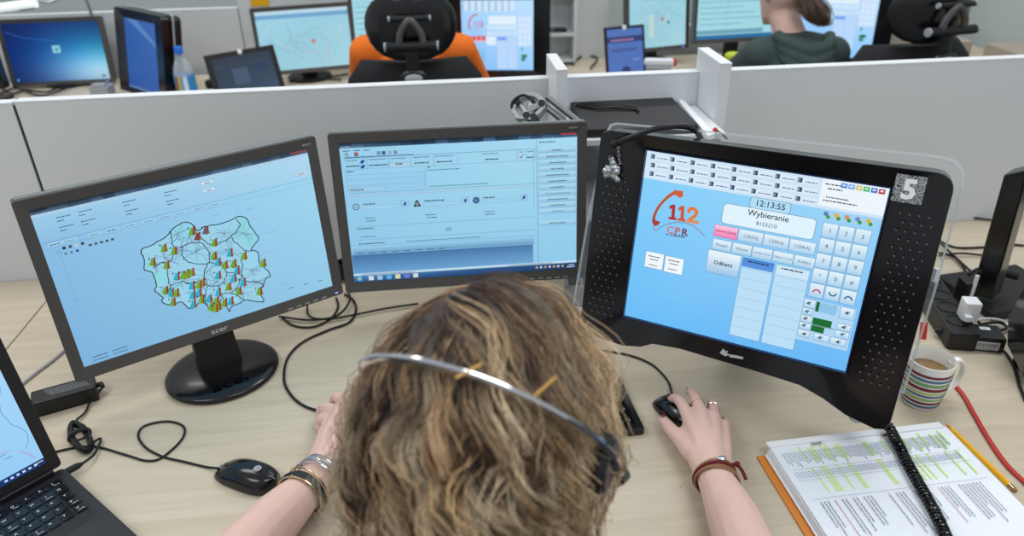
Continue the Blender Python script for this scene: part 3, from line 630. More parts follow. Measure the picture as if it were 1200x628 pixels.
t = thing('computer_monitor', 'grey widescreen monitor at left showing a map with coloured bars, on an oval base', 'monitor', b1, R(35.4))
bz = monitor_body(t, W1, .431, .269, canvas1())
text_part('acer', .0135, W1, bz, 'logo', 'logo', .012, 1.25, y=-.149, x=-.002)
text_part('B203W', .0042, W1, bz, 'logo', 'logo', .01, 1.2, y=.1405, x=.215)
# oval base + neck
Wb = Matrix.Translation(b1) @ Matrix.Rotation(R(35.4), 4, 'Z')
mb = MB(); n = 48
def oval(r, z): return [Vector((r*1.04*math.cos(2*PI*k/n), r*.98*math.sin(2*PI*k/n), z)) for k in range(n)]
mb.loft([oval(.0905, .001), oval(.0945, .004), oval(.0945, .008), oval(.091, .0115), oval(.083, .0135), oval(.040, .0155)])
ob = mb.build('base', 'satin', t, Wb, angle=50)
text_part('acer', .032, Wb, ob, 'emboss', 'embossed_logo', .01, 1.3, z=.0150, y=-.068, x=.0)
mb = MB(); mb.loft([[Vector((sx*.038, sy*.012+.012, .012)) for sx, sy in ((-1, -1), (1, -1), (1, 1), (-1, 1))], [Vector((sx*.034, sy*.010+.030, .10)) for sx, sy in ((-1, -1), (1, -1), (1, 1), (-1, 1))], [Vector((sx*.034, sy*.010+.055, .24)) for sx, sy in ((-1, -1), (1, -1), (1, 1), (-1, 1))]])
mb.build('neck', 'black', t, Wb, bevel=.002)
# centre monitor on its arm
foot = Z(672, 352, 0)
t = thing('computer_monitor', 'grey widescreen monitor at centre showing a form, carried on a silver arm', 'monitor', (W2.translation.x, W2.translation.y, 0), R(5.5))
bz = monitor_body(t, W2, .431, .269, canvas2())
text_part('B203W', .0042, W2, bz, 'logo', 'logo', .01, 1.2, y=.1425, x=.208)
mb = MB(); mb.box((0, 0, -.060), (.1, .1, .012)); mb.build('mount_plate', 'silver', t, W2, bevel=.002)
t = thing('monitor_stand', 'silver jointed arm with round knuckle behind the centre monitor', 'monitor arm', (Z(716, 180, .285).x, Z(716, 180, .285).y, 0), R(5.5))
J = Z(620, 130, .375); J2 = Z(716, 180, .285); P0 = Vector((J2.x, J2.y, 0)); wc = (W2 @ Vector((0, 0, -.07)))
mb = MB(); mb.lathe([(.032, 0), (.032, .012), (.015, .016), (.015, .245), (.019, .25), (.019, .285), (.0, .287)], 24, P0); mb.build('post', 'silver', t, Matrix.Identity(4))
mb = MB(); top = P0+Vector((0, 0, .27))
Bs = Yp(640, 120, J.y); mb.tube([J, Bs], .009, 8)
for dz in (-.010, .012): mb.tube([Bs+Vector((0, 0, dz)), J2+Vector((0, 0, dz))], .0065, 8)
mb.build('upper_arm', 'silver', t, Matrix.Identity(4))
mb = MB(); mb.tube([J2, top], .012, 8); mb.tube([J+Vector((0, 0, -.005)), Vector((J.x-.03, J.y-.02, .29)), wc], .011, 8); mb.build('lower_arm', 'silver', t, Matrix.Identity(4))
Lk = Matrix.Translation(J) @ Matrix.Scale(1.35, 4) @ Matrix.Rotation(R(-20), 4, 'Z') @ Matrix.Rotation(R(52), 4, 'X')
mb = MB(); fan = [(.026*math.cos(R(a)), .026*math.sin(R(a))) for a in range(10, 200, 12)]+[(-.016, -.016), (.012, -.016)]
mb.frame([(x*1.0, y) for x, y in fan], [(x*.72, y*.72+.001) for x, y in fan], -.008, .008)
for a in (40, 90, 150): mb.bar((0, -.008, 0), (.022*math.cos(R(a)), .022*math.sin(R(a)), 0), .0042, 8)
kn = mb.build('knuckle', 'silver', t, Lk, bevel=.001)
for x, y in ((.019, .010), (-.019, .010), (0, -.010), (.012, -.012)):
    mb = MB(); mb.lathe([(0, -.009), (.0052, -.009), (.0052, .0095), (0, .0095)], 14, (x, y, 0)); mb.build('bolt', 'black', kn, Lk)
cable('arm_cable', [J+Vector((.012, .0, .016)), J+Vector((-.010, .012, .028)), J+Vector((-.032, .006, .016)), J+Vector((-.03, 0, -.006)), J+Vector((-.012, -.012, -.012))], .0026, 'rubber', 'black cable looped over the silver arm knuckle')
t = thing('cable_box', 'small grey plastic block with a recessed top between centre and touch monitors', 'cable box', foot)
mb = MB(); mb.loft([[Vector((foot.x+a*.020+.0, foot.y+b*.026, 0)) for a, b in ((-1, -1), (1, -1), (1, 1), (-1, 1))], [Vector((foot.x+a*.018, foot.y+b*.022, .045)) for a, b in ((-1, -1), (1, -1), (1, 1), (-1, 1))]])
o = mb.build('block', 'greyp', t, Matrix.Identity(4), bevel=.003)
mb = MB(); mb.box((foot.x, foot.y, .0455), (.024, .030, .002)); mb.build('recess', 'greybezel', t, Matrix.Identity(4))
# touch monitor
bt_ = (W3 @ Vector((0, 0, -.20))); bt_.z = 0
t = thing('touch_monitor', 'big black touch monitor at right with dotted grilles and the emergency dialler screen', 'monitor', bt_, R(-28.5))
ou = [(-.232, .160), (.222, .168)]+[(.222+.022*math.sin(R(a)), .146+.022*math.cos(R(a))) for a in (20, 45, 70, 90)]+[(.246, -.02), (.244, -.194), (.238, -.206), (.226, -.209), (.185, -.200), (.150, -.184), (.115, -.173), (.06, -.170), (-.07, -.166), (-.115, -.170), (-.135, -.181), (-.165, -.187), (-.215, -.184), (-.236, -.172), (-.243, -.155), (-.245, 0), (-.246, .146), (-.242, .156)]
# bezel as ring built by angle matching to the screen rectangle
def ray_rect(x, y, w, h):
    s = min((w/2)/abs(x) if x else 9, (h/2)/abs(y) if y else 9); return x*s, y*s
def dens(P, n=6):
    o = []
    for i in range(len(P)):
        a, b = Vector(P[i]), Vector(P[(i+1) % len(P)]); k = max(1, int((b-a).length/.012))
        for q in range(k): o.append(tuple(a.lerp(b, q/k)))
    return o
for sx, sy in ((1, 1), (-1, 1), (-1, -1), (1, -1)): pass
ouD = dens(ou); inn = [ray_rect(x, y, .346, .278) for x, y in ouD]
# snap nearest entries to the true corners so the opening stays square
for sx in (-1, 1):
    for sy in (-1, 1):
        k = min(range(len(inn)), key=lambda i: (inn[i][0]-sx*.173)**2+(inn[i][1]-sy*.139)**2); inn[k] = (sx*.173, sy*.139)
mb = MB(); mb.frame(ouD, inn, -.03, .010, .002); hs = mb.build('housing', 'satin', t, W3, angle=50, bevel=.0015)
mb = MB(); sm = [(x*.72, y*.7) for x, y in ouD]; n = len(ouD)
mb.add([(x, y, -.02) for x, y in ouD]+[(x*.98, y*.98, -.045) for x, y in ouD]+[(x, y, -.085) for x, y in sm], [(i, (i+1) % n, n+(i+1) % n, n+i) for i in range(n)]+[(n+i, n+(i+1) % n, 2*n+(i+1) % n, 2*n+i) for i in range(n)]+[tuple(range(2*n, 3*n)), tuple(range(n))])
mb.build('back_shell', 'black', t, W3, angle=50)
mb = MB(); mb.frame(rrect(.3455, .2775, .001, 3), rrect(.3425, .2745, .001, 3), .001, .0055); mb.build('screen_trim', mat('blue_black_trim', rgb(34, 38, 78), rough=.2), t, W3)
canvas3().build('screen', 'screen', t, W3)
for side in (-1, 1):
    mb = MB(); x0 = side*.209
    for r_ in range(22):
        for c_ in range(4):
            x = x0+(c_-1.5)*.0115+(.0028 if r_ % 2 else -.0028)+side*.001; y = .108-r_*.0118
            if side < 0 and y > .085: continue
            mb.lathe([(.0015, .0099), (.0015, .0107), (.0006, .0109)], 7, (x, y, 0))
    mb.build('speaker_grille', 'dot', hs, W3)
mb = MB(); mb.prism([(-.008, -.001), (-.004, .0075), (.001, .004), (.004, .006), (.003, .001), (.008, .0), (.001, -.004)], .0102, .0108); mb.T = Matrix.Identity(4)
lw = W3 @ Matrix.Translation((.0, -.1535, 0)) @ Matrix.Rotation(R(2), 4, 'Z'); mb.build('logo', 'logo', hs, lw)
mb = MB(); mb.prism([(.007, -.004), (.028, -.0025), (.028, .001), (.020, .0015), (.007, .0005)], .0102, .0107); mb.build('logo', 'logo', hs, lw)
# sticker "5"
ca = Canvas(off=.0108); a, b = on(W3, 1048, 203), on(W3, 1083, 238); cx, cy = (a[0]+b[0])/2, (a[1]+b[1])/2; s_ = .037
ca.rect(cx-s_/2, cy-s_/2, s_, s_, rgb(172, 174, 174)); V = []; F = []
for i in range(36):
    for j in range(36):
        if rng.random() < .42: k = len(V); x, y, d = cx-s_/2+i*s_/36, cy-s_/2+j*s_/36, s_/36; V += [(x, y), (x+d, y), (x+d, y+d), (x, y+d)]; F.append((k, k+1, k+2, k+3))
ca._a(V, F, rgb(46, 47, 48)); ca.text('5', cx, cy-.0125, .036, rgb(238, 240, 240), 'c', .04)
ca.build('number_sticker', 'print', hs, W3)['label'] = 'speckled grey sticker with a white 5'
# foot stubs, stand
for fx, fy in ((.2, -.205), (-.17, -.183)):
    mb = MB(); p = W3 @ Vector((fx, fy, -.02)); mb.lathe([(.009, p.z-.012), (.010, p.z-.010), (.010, p.z+.012)], 16, (p.x, p.y, 0)); mb.build('foot', 'silver', t, Matrix.Identity(4))
Ws = Matrix.Translation(bt_) @ Matrix.Rotation(R(-28.5), 4, 'Z')
mb = MB(); mb.prism(rrect(.22, .10, .02, 5), 0, .014); mb.build('base', 'black', t, Ws, bevel=.002)
mb = MB(); mb.tube([(0, 0, .01), (0, -.005, .16), (0, -.09, .27)], .028, 12, flat=(1.6, .6)); mb.build('neck', 'black', t, Ws)
# acrylic guard
ga = [(-.251, .155), (-.247, .164), (-.238, .1675), (-.1, .1745), (.225, .185), (.240, .182), (.252, .172), (.257, .150), (.258, 0), (.254, -.16), (-.276, -.16), (-.268, .0)]; gi = [(x*.988, y*.984) for x, y in ga]
mb = MB(); mb.prism(ga, -.034, -.031); g = mb.build('acrylic_guard', 'acr', t, W3)
mb = MB(); mb.frame(ga, gi, -.0348, -.0302); e = mb.build('polished_edge', 'acredge', g, W3)
# gooseneck microphone and charm
mic = [W3 @ Vector(on(W3, x, y, o)+(o,)) for x, y, o in ((722, 168, .014), (740, 161, .022), (765, 152, .022), (790, 148, .012), (806, 149, -.01), (817, 155, -.04), (822, 166, -.06))]
t = thing('gooseneck_microphone', 'black ribbed gooseneck microphone arched over the top of the touch monitor', 'microphone', mic[-1])
mb = MB(); P = smooth_path(mic, 16); mb.tube(P, [.0042+.0006*(i % 2) for i in range(len(P))], 10); mb.build('gooseneck', 'black', t, Matrix.Identity(4))
mb = MB(); d = (P[0]-P[6]).normalized(); mb.tube([P[2], P[0]+d*.006, P[0]+d*.010], [.0058, .0062, .003], 12); mb.build('microphone_capsule', 'rubber', t, Matrix.Identity(4))
# charm: small silver bear-like crumpled figure on a chain
t = thing('key_charm', 'small silver figure charm hanging by a tiny chain on the touch monitor corner', 'charm', W3 @ Vector((-.225, .11, .016)))
def pl(x, y, o=.014): a = on(W3, 680+x/3.927, 140+y/3.927, o); return W3 @ Vector((a[0], a[1], o))
ch_l = []
for (x, y, r) in ((143, 180, .0050), (150, 200, .0056), (150, 222, .0062), (135, 236, .0062), (116, 236, .0054), (166, 240, .0058), (118, 258, .0042), (124, 220, .0040), (170, 276, .0050), (156, 262, .0048), (138, 254, .0044), (172, 222, .0040)):
    ch_l.append(([pl(x, y, .015), pl(x+3, y+2, .016)], [r, r*.95]))
ch = capsules(ch_l, 'figure', 'silver', t, voxel=.0012, smooth=2)
for (x, y) in ((140, 175), (155, 222), (150, 250)):
    mb = MB(); mb.ell(pl(x, y, .0195), (.0022, .0015, .0022), nu=8, nv=5); mb.build('bead', 'gold' if y != 175 else 'cordred', ch, Matrix.Identity(4))
mb = MB()
for i in range(5): mb.torus(pl(180-i*1.5, 200-i*17, .0135), .0022, .0006, 12, 5, Matrix.Rotation(R(90), 3, 'X') @ Matrix.Rotation(R(60*(i % 2)), 3, 'Y'))
mb.build('chain', 'chrome', t, Matrix.Identity(4))
# ================================================================== laptop at lower left
hr = Z(74, 548, .018); d = Vector((.84, -.54, 0)).normalized(); hdir = Vector((-.62, -.785, 0)).normalized()   # hdir: along the hinge toward the left
d = Vector((-hdir.y, hdir.x, 0)); 
if d.x < 0: d = -d
BW, BD = .36, .245
# local x from left to right as its user sees it (= -hdir), y away from the user (= -d)
Xl = -hdir; Yl = -d; O = hr - Xl*(BW/2) - Yl*(BD/2); O.z = 0
WL = Matrix(((Xl.x, Yl.x, 0, O.x), (Xl.y, Yl.y, 0, O.y), (0, 0, 1, 0), (0, 0, 0, 1)))
t = thing('laptop', 'open black laptop at lower left corner with a map on its screen', 'laptop', W=WL)
mb = MB(); mb.prism(rrect(BW, BD, .008, 4), .003, .019); base = mb.build('base', 'lid', t, WL, bevel=.0015)
mb = MB(); mb.prism(rrect(.33, .118, .003, 3, 0, .045), .0190, .0191); mb.build('keyboard_well', 'rubber', base, WL)
rows = [16, 15, 15, 14, 13, 9]
keyc = 0
for r_, nk in enumerate(rows):
    y = .095-r_*.0192
    for k in range(18):
        if keyc >= 96: break
        x = -.156+k*.0184
        if r_ == 5 and 4 <= k <= 8:
            if k != 4: continue
            mb = MB(); mb.prism(rrect(.085, .0155, .002, 2, x+.036, y), .0192, .0208)
        else:
            wide = .0158 if not (k in (13,) and r_ in (1, 2, 3)) else .0158
            mb = MB(); mb.prism(rrect(wide, .0155 if r_ else .011, .002, 2, x, y), .0192, .0208)
        ky = mb.build('key', 'satin', base, WL); keyc += 1
lt = Canvas(off=.0210); ltr = random.Random(5); chs = 'QWERTYUIOPASDFGHJKLZXCVBNM1234567890'
for r_ in range(5):
    for k in range(18):
        x = -.156+k*.0184; y = .095-r_*.0192
        if r_ == 5: continue
        lt.text(ltr.choice(chs), x-.003, y-.001, .006, rgb(215, 215, 220), 'c', .01); 
        if ltr.random() < .4: lt.words(x-.004, y-.0055, .008, .0016, rgb(180, 180, 190), k)
lt.build('key_legends', 'print', base, WL)
ca = Canvas(off=.0193); x_, y_ = .125, -.060; ca.rect(x_-.013, y_-.017, .026, .034, [rgb(20, 90, 190), rgb(20, 90, 190), rgb(90, 170, 235), rgb(90, 170, 235)]); ca.rect(x_-.011, y_+.002, .022, .01, rgb(205, 225, 240)); ca.build('badge', 'print', base, WL)['label'] = 'small blue sticker on the palm rest'
mb = MB(); mb.prism(rrect(.105, .062, .003, 3, -.02, -.075), .0190, .01925); mb.build('touchpad', 'rubber', base, WL)
tl = R(14)
WLd = WL @ Matrix.Translation((0, BD/2-.004, .019)) @ Matrix.Rotation(PI/2-tl, 4, 'X')   # local x right, y up the lid, z toward the user
mb = MB(); mb.prism(rrect(BW, .235, .006, 4, 0, .1175+.006), -.007, 0); lid = mb.build('lid', 'lid', t, WLd, bevel=.001)
ca = Canvas(off=.0002); w, h = .325, .192; cx, cy = 0, .022+h/2
ca.rect(-w/2, cy-h/2, w, h, [rgb(130, 190, 240), rgb(150, 205, 245), rgb(168, 216, 248), rgb(130, 190, 240)])
ca.rect(-w/2, cy-h/2, w, .009, rgb(16, 52, 112))
for i in range(6): ca.rect(w/2-.055+i*.008, cy-h/2+.003, .004, .003, rgb(200, 220, 240))
ca.words(w/2-.014, cy-h/2+.005, .012, .0016, rgb(230, 240, 250)); ca.words(-w/2+.01, cy-h/2+.0035, .05, .003, rgb(150, 190, 230))
rr_ = random.Random(11)
for i in range(34):
    p = [(rr_.uniform(-w/2+.01, w/2-.01), rr_.uniform(cy-h/2+.015, cy+h/2-.01))]; a = rr_.uniform(0, 6.28)
    for s in range(rr_.randint(3, 9)):
        a += rr_.uniform(-.7, .7); q = (p[-1][0]+.012*math.cos(a), p[-1][1]+.012*math.sin(a))
        if abs(q[0]) > w/2-.003 or abs(q[1]-cy) > h/2-.012: break
        p.append(q)
    if len(p) > 2: ca.line(p, rr_.choice([.0006, .0009, .0014]), rr_.choice([rgb(90, 110, 190), rgb(200, 110, 170), rgb(110, 130, 200), rgb(80, 100, 160), rgb(150, 120, 200)]))
for i in range(30): ca.words(rr_.uniform(-w/2+.01, w/2-.03), rr_.uniform(cy-h/2+.02, cy+h/2-.01), .012, .0013, rgb(90, 110, 150), i)
ca.build('screen', 'screen', t, WLd)
for sx in (-1, 1):
    mb = MB(); mb.box((sx*.128, BD/2-.003, .022), (.075, .012, .014)); mb.build('hinge', 'black', t, WL, bevel=.003)
# ---- laptop power brick, its lead bundle and plug
a, b = Z(32, 482, .012), Z(110, 460, .012)
c = (a+b)/2+Vector((0.002, .012, 0)); dr = math.atan2(b.y-a.y, b.x-a.x); c.z = 0
Wp = Matrix.Translation(c) @ Matrix.Rotation(dr, 4, 'Z')
t = thing('power_adapter', 'black laptop power brick lying left of the oval monitor base', 'power adapter', W=Wp)
mb = MB(); mb.box((0, 0, .0145), (.098, .042, .029)); mb.build('brick', 'black', t, Wp, bevel=.003)
mb = MB(); mb.box((-.057, 0, .012), (.022, .020, .017)); mb.build('mains_plug', 'rubber', t, Wp, bevel=.002)
ca = Canvas(off=.0292)
for i in range(7): ca.words(-.03+.002*i, .011-i*.0032, .06, .0014, rgb(150, 152, 155), i)
ca.build('printed_label', 'print', t, Wp)
mb = MB(); mb.tube([Wp @ Vector((.049, .004, .016)), Wp @ Vector((.056, .004, .016)), Wp @ Vector((.058, -.004, .014))], [.005, .005, .0035], 8); mb.build('strain_relief', 'rubber', t, Matrix.Identity(4))
end = Z(90, 549, .010)
cable('laptop_power_lead', [Wp @ Vector((.058, -.004, .014))]+[Z(x, y, z) for x, y, z in ((106, 471, .006), (100, 483, .004), (90, 492, .006))], .002, 'rubber', 'short black lead from the power brick to its coiled bundle')
mb = MB(); P = []; bc = Z(94, 512, .008)
ax = (Z(103, 528, 0)-Z(84, 492, 0)).normalized(); bx = Vector((-ax.y, ax.x, 0))
for i in range(150):
    a = i/150*2*PI*7; w_ = .0105+.003*math.sin(i*.21); P.append(bc+ax*(.041*math.cos(a)+.003*math.sin(i*.13))+bx*(w_*math.sin(a))+Vector((0, 0, .0045*math.sin(a*.5+i*.11))))
mb.tube(P, .002, 6); t = thing('cable_bundle', 'coiled black laptop lead tied with a strap, beside the power brick', 'cable bundle', (bc.x, bc.y, 0))
mb.build('coiled_lead', 'rubber', t, Matrix.Identity(4))
mb = MB(); Lq = Matrix((bx, Vector((0, 0, 1)), ax)).transposed(); mb.tube([bc+bx*(.0150*math.cos(k*PI/12))+Vector((0, 0, .0095*math.sin(k*PI/12)))-ax*.004 for k in range(24)], .0035, 6, closed=True); mb.build('strap', 'blackm', t, Matrix.Identity(4))
mb = MB(); e0, e1 = Z(97, 543, .012), Z(78, 553, .012); mb.tube([e0, e0.lerp(e1, .3), e1], [.0025, .005, .0055], 8); mb.build('plug', 'rubber', t, Matrix.Identity(4))
mb = MB(); mb.tube(smooth_path([Z(104, 522, .008), Z(118, 514, .006), Z(112, 530, .006), Z(104, 538, .010), e0], 8), .002, 7); mb.build('lead', 'rubber', t, Matrix.Identity(4))
# ---- glossy mouse, its lead
a, b = Z(252, 552, 0), Z(322, 576, 0); c = (a+b)/2+Vector((.003, .004, 0)); dr = math.atan2(b.y-a.y, b.x-a.x)
Wm = Matrix.Translation((c.x, c.y, 0)) @ Matrix.Rotation(dr, 4, 'Z')
def mouse(W, label, L=.112, w=.057, h=.030, glossy=True):
    t = thing('computer_mouse', label, 'mouse', W=W)
    rings = []; n = 20
    for i in range(15):
        u = -1+2*i/14; x = u*L/2; prof = (1-abs(u)**3.2)**.5 if abs(u) < 1 else 0
        ww = w/2*(.86+.14*(u+1)/2)*max(prof, .02)**.8; hh = h*(max(0.02, 1-abs((u-.25)/1.25)**2.2))
        rings.append([Vector((x, ww*math.cos(2*PI*k/n)*1.0, .003+max(0, hh-.003)*max(0, math.sin(2*PI*k/n))**.75 if math.sin(2*PI*k/n) > 0 else .003-.002*abs(math.sin(2*PI*k/n)))) for k in range(n)])
    mb = MB(); mb.loft(rings); mb.build('shell', 'gloss' if glossy else 'satin', t, W, angle=60)
    mb = MB(); mb.prism([(x*.97, y*.96) for x, y in [(r_[0].x, r_[0].y) for r_ in rings]+[(r_[10].x, r_[10].y) for r_ in rings[::-1]]], .0004, .006); mb.build('underside', 'greyp' if glossy else 'greyp', t, W)
    mb = MB(); mb.tube([Vector((-L*.27, 0, h*.635-.0075))+Vector((.008*math.cos(q*PI/8), 0, .008*math.sin(q*PI/8))) for q in range(16) for a in (0,)], .0022, 6, closed=True); mb.build('scroll_wheel', 'greybezel', t, W)
    mb = MB(); mb.tube([Vector((-L*.44+.028*k/6*1.0, 0, .003+(h-.003)*max(.02, 1-abs(((-L*.44+.028*k/6)/(L/2)-.25)/1.25)**2.2)+.0002)) for k in range(7)], .0005, 5); mb.build('button_split', 'emboss', t, W)
    return t
tm = mouse(Wm, 'glossy black mouse at left with a round white emblem, beside the left forearm')
ca = Canvas(off=.0312); cx, cy = .026, .0
for k in range(16): a = k*PI/8; ca.line([(cx+.0042*math.cos(a), cy+.0042*math.sin(a)), (cx+.0054*math.cos(a), cy+.0054*math.sin(a))], .0012, rgb(220, 220, 220))
ca.line([(cx+.0024*math.cos(k*PI/5+.6), cy+.0024*math.sin(k*PI/5+.6)) for k in range(9)], .0010, rgb(225, 225, 225)); ca.line([(cx, cy), (cx+.0022, cy-.0002)], .0010, rgb(225, 225, 225)); ca.build('emblem', 'print', tm, Wm @ Matrix.Translation((0, 0, -.0003)))
cable('mouse_lead', zp([(58, 531), (85, 525), (104, 523), (120, 525), (150, 534), (172, 540), (190, 536), (213, 515), (215, 500), (196, 494), (170, 499), (162, 510), (170, 524), (190, 535), (215, 541), (240, 547), (256, 549, .008)], .0025), .0019, 'rubber', 'thin black mouse lead with a loop on the desk at left')
# ---- pointing mouse under the right hand
a, b = Z(778, 466, 0), Z(800, 506, 0)
c = Z(789, 487, 0); Wm2 = Matrix.Translation((c.x+.004, c.y, 0)) @ Matrix.Rotation(R(-62), 4, 'Z')
tm2 = mouse(Wm2, 'small black mouse held under the right hand', .098, .054, .031, False)
cable('mouse_lead', zp([(690, 409), (715, 412), (740, 417), (762, 426), (775, 437), (784, 449), (788, 463, .012)], .0025), .0019, 'rubber', 'thin black mouse lead running from behind the head to the right hand')
# ---- cables between monitors
cable('monitor_cable', zp([(404, 345), (414, 352), (417, 364), (409, 378), (385, 387), (355, 401), (337, 420), (333, 445), (341, 463), (357, 476), (385, 485)], .003), .0024, 'rubber', 'long black cable curving from the centre monitor toward the left hand')
cable('monitor_cable', zp([(330, 372), (345, 382), (368, 383), (388, 373), (396, 360), (394, 349)], .003), .0022, 'rubber', 'black cable looping below the corner of the left monitor')
cable('monitor_cable', zp([(327, 371), (360, 375), (392, 373), (420, 368), (450, 362), (490, 356)], .0065), .0022, 'rubber', 'black cable running right from below the left monitor to the hair')
cable('monitor_cable', zp([(360, 358), (362, 370), (378, 374), (398, 368), (410, 352), (406, 338)], .009), .0022, 'rubber', 'small loop of black cable between left and centre monitors')
mb = MB(); bc = Z(401, 318, .03); P = [bc+Vector((.012*math.cos(i*.9), .012*math.sin(i*.9)+.01, -.022+.04*i/60)) for i in range(60)]; mb.tube(P, .003, 6); tag(mb.build('cable_bundle', 'rubber'), 'black cables bundled in the gap between left and centre monitors', 'cable bundle')
cable('desk_cable', zp([(78, 409), (60, 424), (40, 439), (18, 457)], .003), .0028, 'greycable', 'thin light grey cable lying on the desk above the power brick')
# ---- keyboard by the head
a, b, c2 = Z(716, 438, .012), Z(749, 508, .012), Z(724, 514, .012)
ux = (b-a).normalized(); Wk = None
kd = Vector((ux.y, -ux.x, 0)); kd = kd if kd.x < 0 else -kd     # runs to the left
ke = Z(734, 474, .0); # right end centre
X_ = -kd; Y_ = Vector((-X_.y, X_.x, 0)); O = ke+kd*.20
Wk = Matrix(((X_.x, Y_.x, 0, O.x), (X_.y, Y_.y, 0, O.y), (0, 0, 1, 0), (0, 0, 0, 1)))
t = thing('keyboard', 'black desktop keyboard mostly hidden under the head', 'keyboard', W=Wk)
kl = (b-a).length
mb = MB(); mb.prism(rrect(.415, kl, .004, 3, -.002, 0), .001, .014); kb = mb.build('case', 'black', t, Wk, bevel=.002)
for i in range(19):
    for j in range(5):
        mb = MB(); mb.prism(rrect(.0175, kl/6.1, .002, 2, .184-i*.0205, -kl/2+.018+j*kl/5.6), .0142, .0195, rrect(.0155, kl/6.8, .002, 2, .184-i*.0205, -kl/2+.018+j*kl/5.6)); mb.build('key', 'satin', kb, Wk)
ca = Canvas(off=.0197)
for j, s in enumerate(('.', '+', '-', '*', '/')):
    for i in range(3): ca.text('1234567890'[(i*3+j) % 10], .184-i*.0205, -kl/2+.018+j*kl/5.6-.003, .008, rgb(200, 200, 205), 'c')
ca.build('key_legends', 'print', kb, Wk)
# ---- folder of papers
p1, p2, p3, p4 = Z(893, 522, .022), Z(1108, 497, .022), Z(1215, 607, .022), Z(960, 668, .022)
vx = (p2-p1); up_ = Vector((-vx.y, vx.x, 0)).normalized(); vx.normalize(); Wd = p2-p1; pw = Wd.length-.004; 
dn = ((p3-p2)+(p4-p1))/2; ph = .225
O = (p1+p2)/2-up_*ph/2; O.z = 0
Wf = Matrix(((vx.x, up_.x, 0, O.x), (vx.y, up_.y, 0, O.y), (0, 0, 1, 0), (0, 0, 0, 1)))
t = thing('document_binder', 'stack of highlighted printouts in clear sleeves on an orange folder', 'binder', W=Wf)
mb = MB(); mb.box((-.006, -.004, .002), (pw+.006, ph+.004, .003)); mb.build('orange_cover', 'cardo', t, Wf, bevel=.001)
rr_ = random.Random(2)
for i in range(9):
    mb = MB(); k = i/8; ox = rr_.uniform(-.0015, .0015)
    mb.box((ox+.003*k, rr_.uniform(-.001, .001)-.002, .0048+i*.0020), (pw-.006-.004*k, ph-.006, .0013)); mb.build('sheet', 'paper', t, Wf)
mb = MB(); nx, ny = 30, 20; V = []; F = []
for i in range(nx+1):
    for j in range(ny+1):
        x = -pw/2+.006+(pw-.006)*i/nx; y = -ph/2+ph*j/ny; z = .0232+.0011*noise.noise(Vector((x*30, y*24, 3)))+.0008*noise.noise(Vector((x*90, y*70, 5))); V.append((x, y, z))
for i in range(nx):
    for j in range(ny): a = i*(ny+1)+j; F.append((a, a+ny+1, a+ny+2, a+1))
mb.add(V, F); mb.build('clear_sleeve', 'sleeve', t, Wf, angle=80)
ca = Canvas(off=.0216); x0, x1, yt, yb = -pw/2+.008, pw/2-.006, ph/2-.008, -ph/2+.004
ca.rect(x0, yb, x1-x0, yt-yb, rgb(238, 242, 247)); rr_ = random.Random(9)
ncol = 62
for i in range(ncol):     # printed lines run down the page
    x = x0+.012+(x1-x0-.024)*i/ncol; L = rr_.uniform(.018, .030)
    hl = (7 <= i <= 24 and i % 5 != 4 and rr_.random() < .8) or (i > 30 and rr_.random() < .33)
    if hl: ca.rect(x-.0010, yt-.012-rr_.uniform(.02, .032), .0030, .030, rgb(208, 240, 130))
    n = int(L/.0022)
    V = []; F = []; y = yt-.014
    while y > yt-.014-L:
        l = rr_.uniform(.0015, .004); k = len(V); V += [(x-.0007, y-l), (x+.0007, y-l), (x+.0007, y), (x-.0007, y)]; F.append((k, k+1, k+2, k+3)); y -= l+.0009
    ca._a(V, F, rgb(90, 105, 150))
    if hl and rr_.random() < .8: ca.rect(x-.0010, yt-.098, .0028, .050, rgb(214, 242, 140))
    V = []; F = []; y = yt-.054
    while y > yt-.066: l = .0022; k = len(V); V += [(x-.0008, y-l), (x+.0008, y-l), (x+.0008, y), (x-.0008, y)]; F.append((k, k+1, k+2, k+3)); y -= l+.0012
    ca._a(V, F, rgb(105, 115, 160))
for yy in (yt-.050, yt-.072, yt-.108): ca.line([(x0+.01, yy), (x1-.008, yy)], .0005, rgb(150, 160, 180))
for i in range(46):
    x = x0+.02+(x1-x0-.04)*i/46
    if rr_.random() < .25: continue
    y = yt-.114; L = rr_.uniform(.03, .075); V = []; F = []; q = y
    while q > y-L: l = rr_.uniform(.002, .005); k = len(V); V += [(x-.0007, q-l), (x+.0006, q-l), (x+.0006, q), (x-.0007, q)]; F.append((k, k+1, k+2, k+3)); q -= l+.001
    ca._a(V, F, rgb(90, 95, 115) if rr_.random() < .85 else rgb(200, 120, 130))
ca.build('printed_page', 'print', t, Wf)
mb = MB(); mb.box((0, ph/2-.001, .0225), (pw-.012, .012, .003)); mb.build('hole_strip', 'whitep', t, Wf, bevel=.001)
for sx in (-.07, .045):
    mb = MB(); mb.box((sx, ph/2-.011, .0245), (.016, .0035, .0022), rz=R(6)); mb.build('staple_clip', 'gold' if sx > 0 else 'silver', t, Wf, bevel=.0005)
a, b = Z(1114, 503, .012), Z(1190, 576, .012)
t = thing('pencil', 'yellow pencil lying along the right edge of the printouts', 'pencil', (a.x, a.y, 0)); dd = (b-a).normalized()
mb = MB(); mb.tube([a, b-dd*.012], .0042, 6); mb.build('barrel', 'yellow', t, Matrix.Identity(4)); mb = MB(); mb.tube([b-dd*.012, b-dd*.004], .0044, 12); mb.build('ferrule', 'gold', t, Matrix.Identity(4))
mb = MB(); mb.tube([b-dd*.004, b], [.0042, .0036], 12); mb.build('eraser', 'cordtan', t, Matrix.Identity(4)); mb = MB(); mb.tube([a-dd*.014, a], [.0006, .0041], 6); mb.build('tip', 'cardo', t, Matrix.Identity(4))
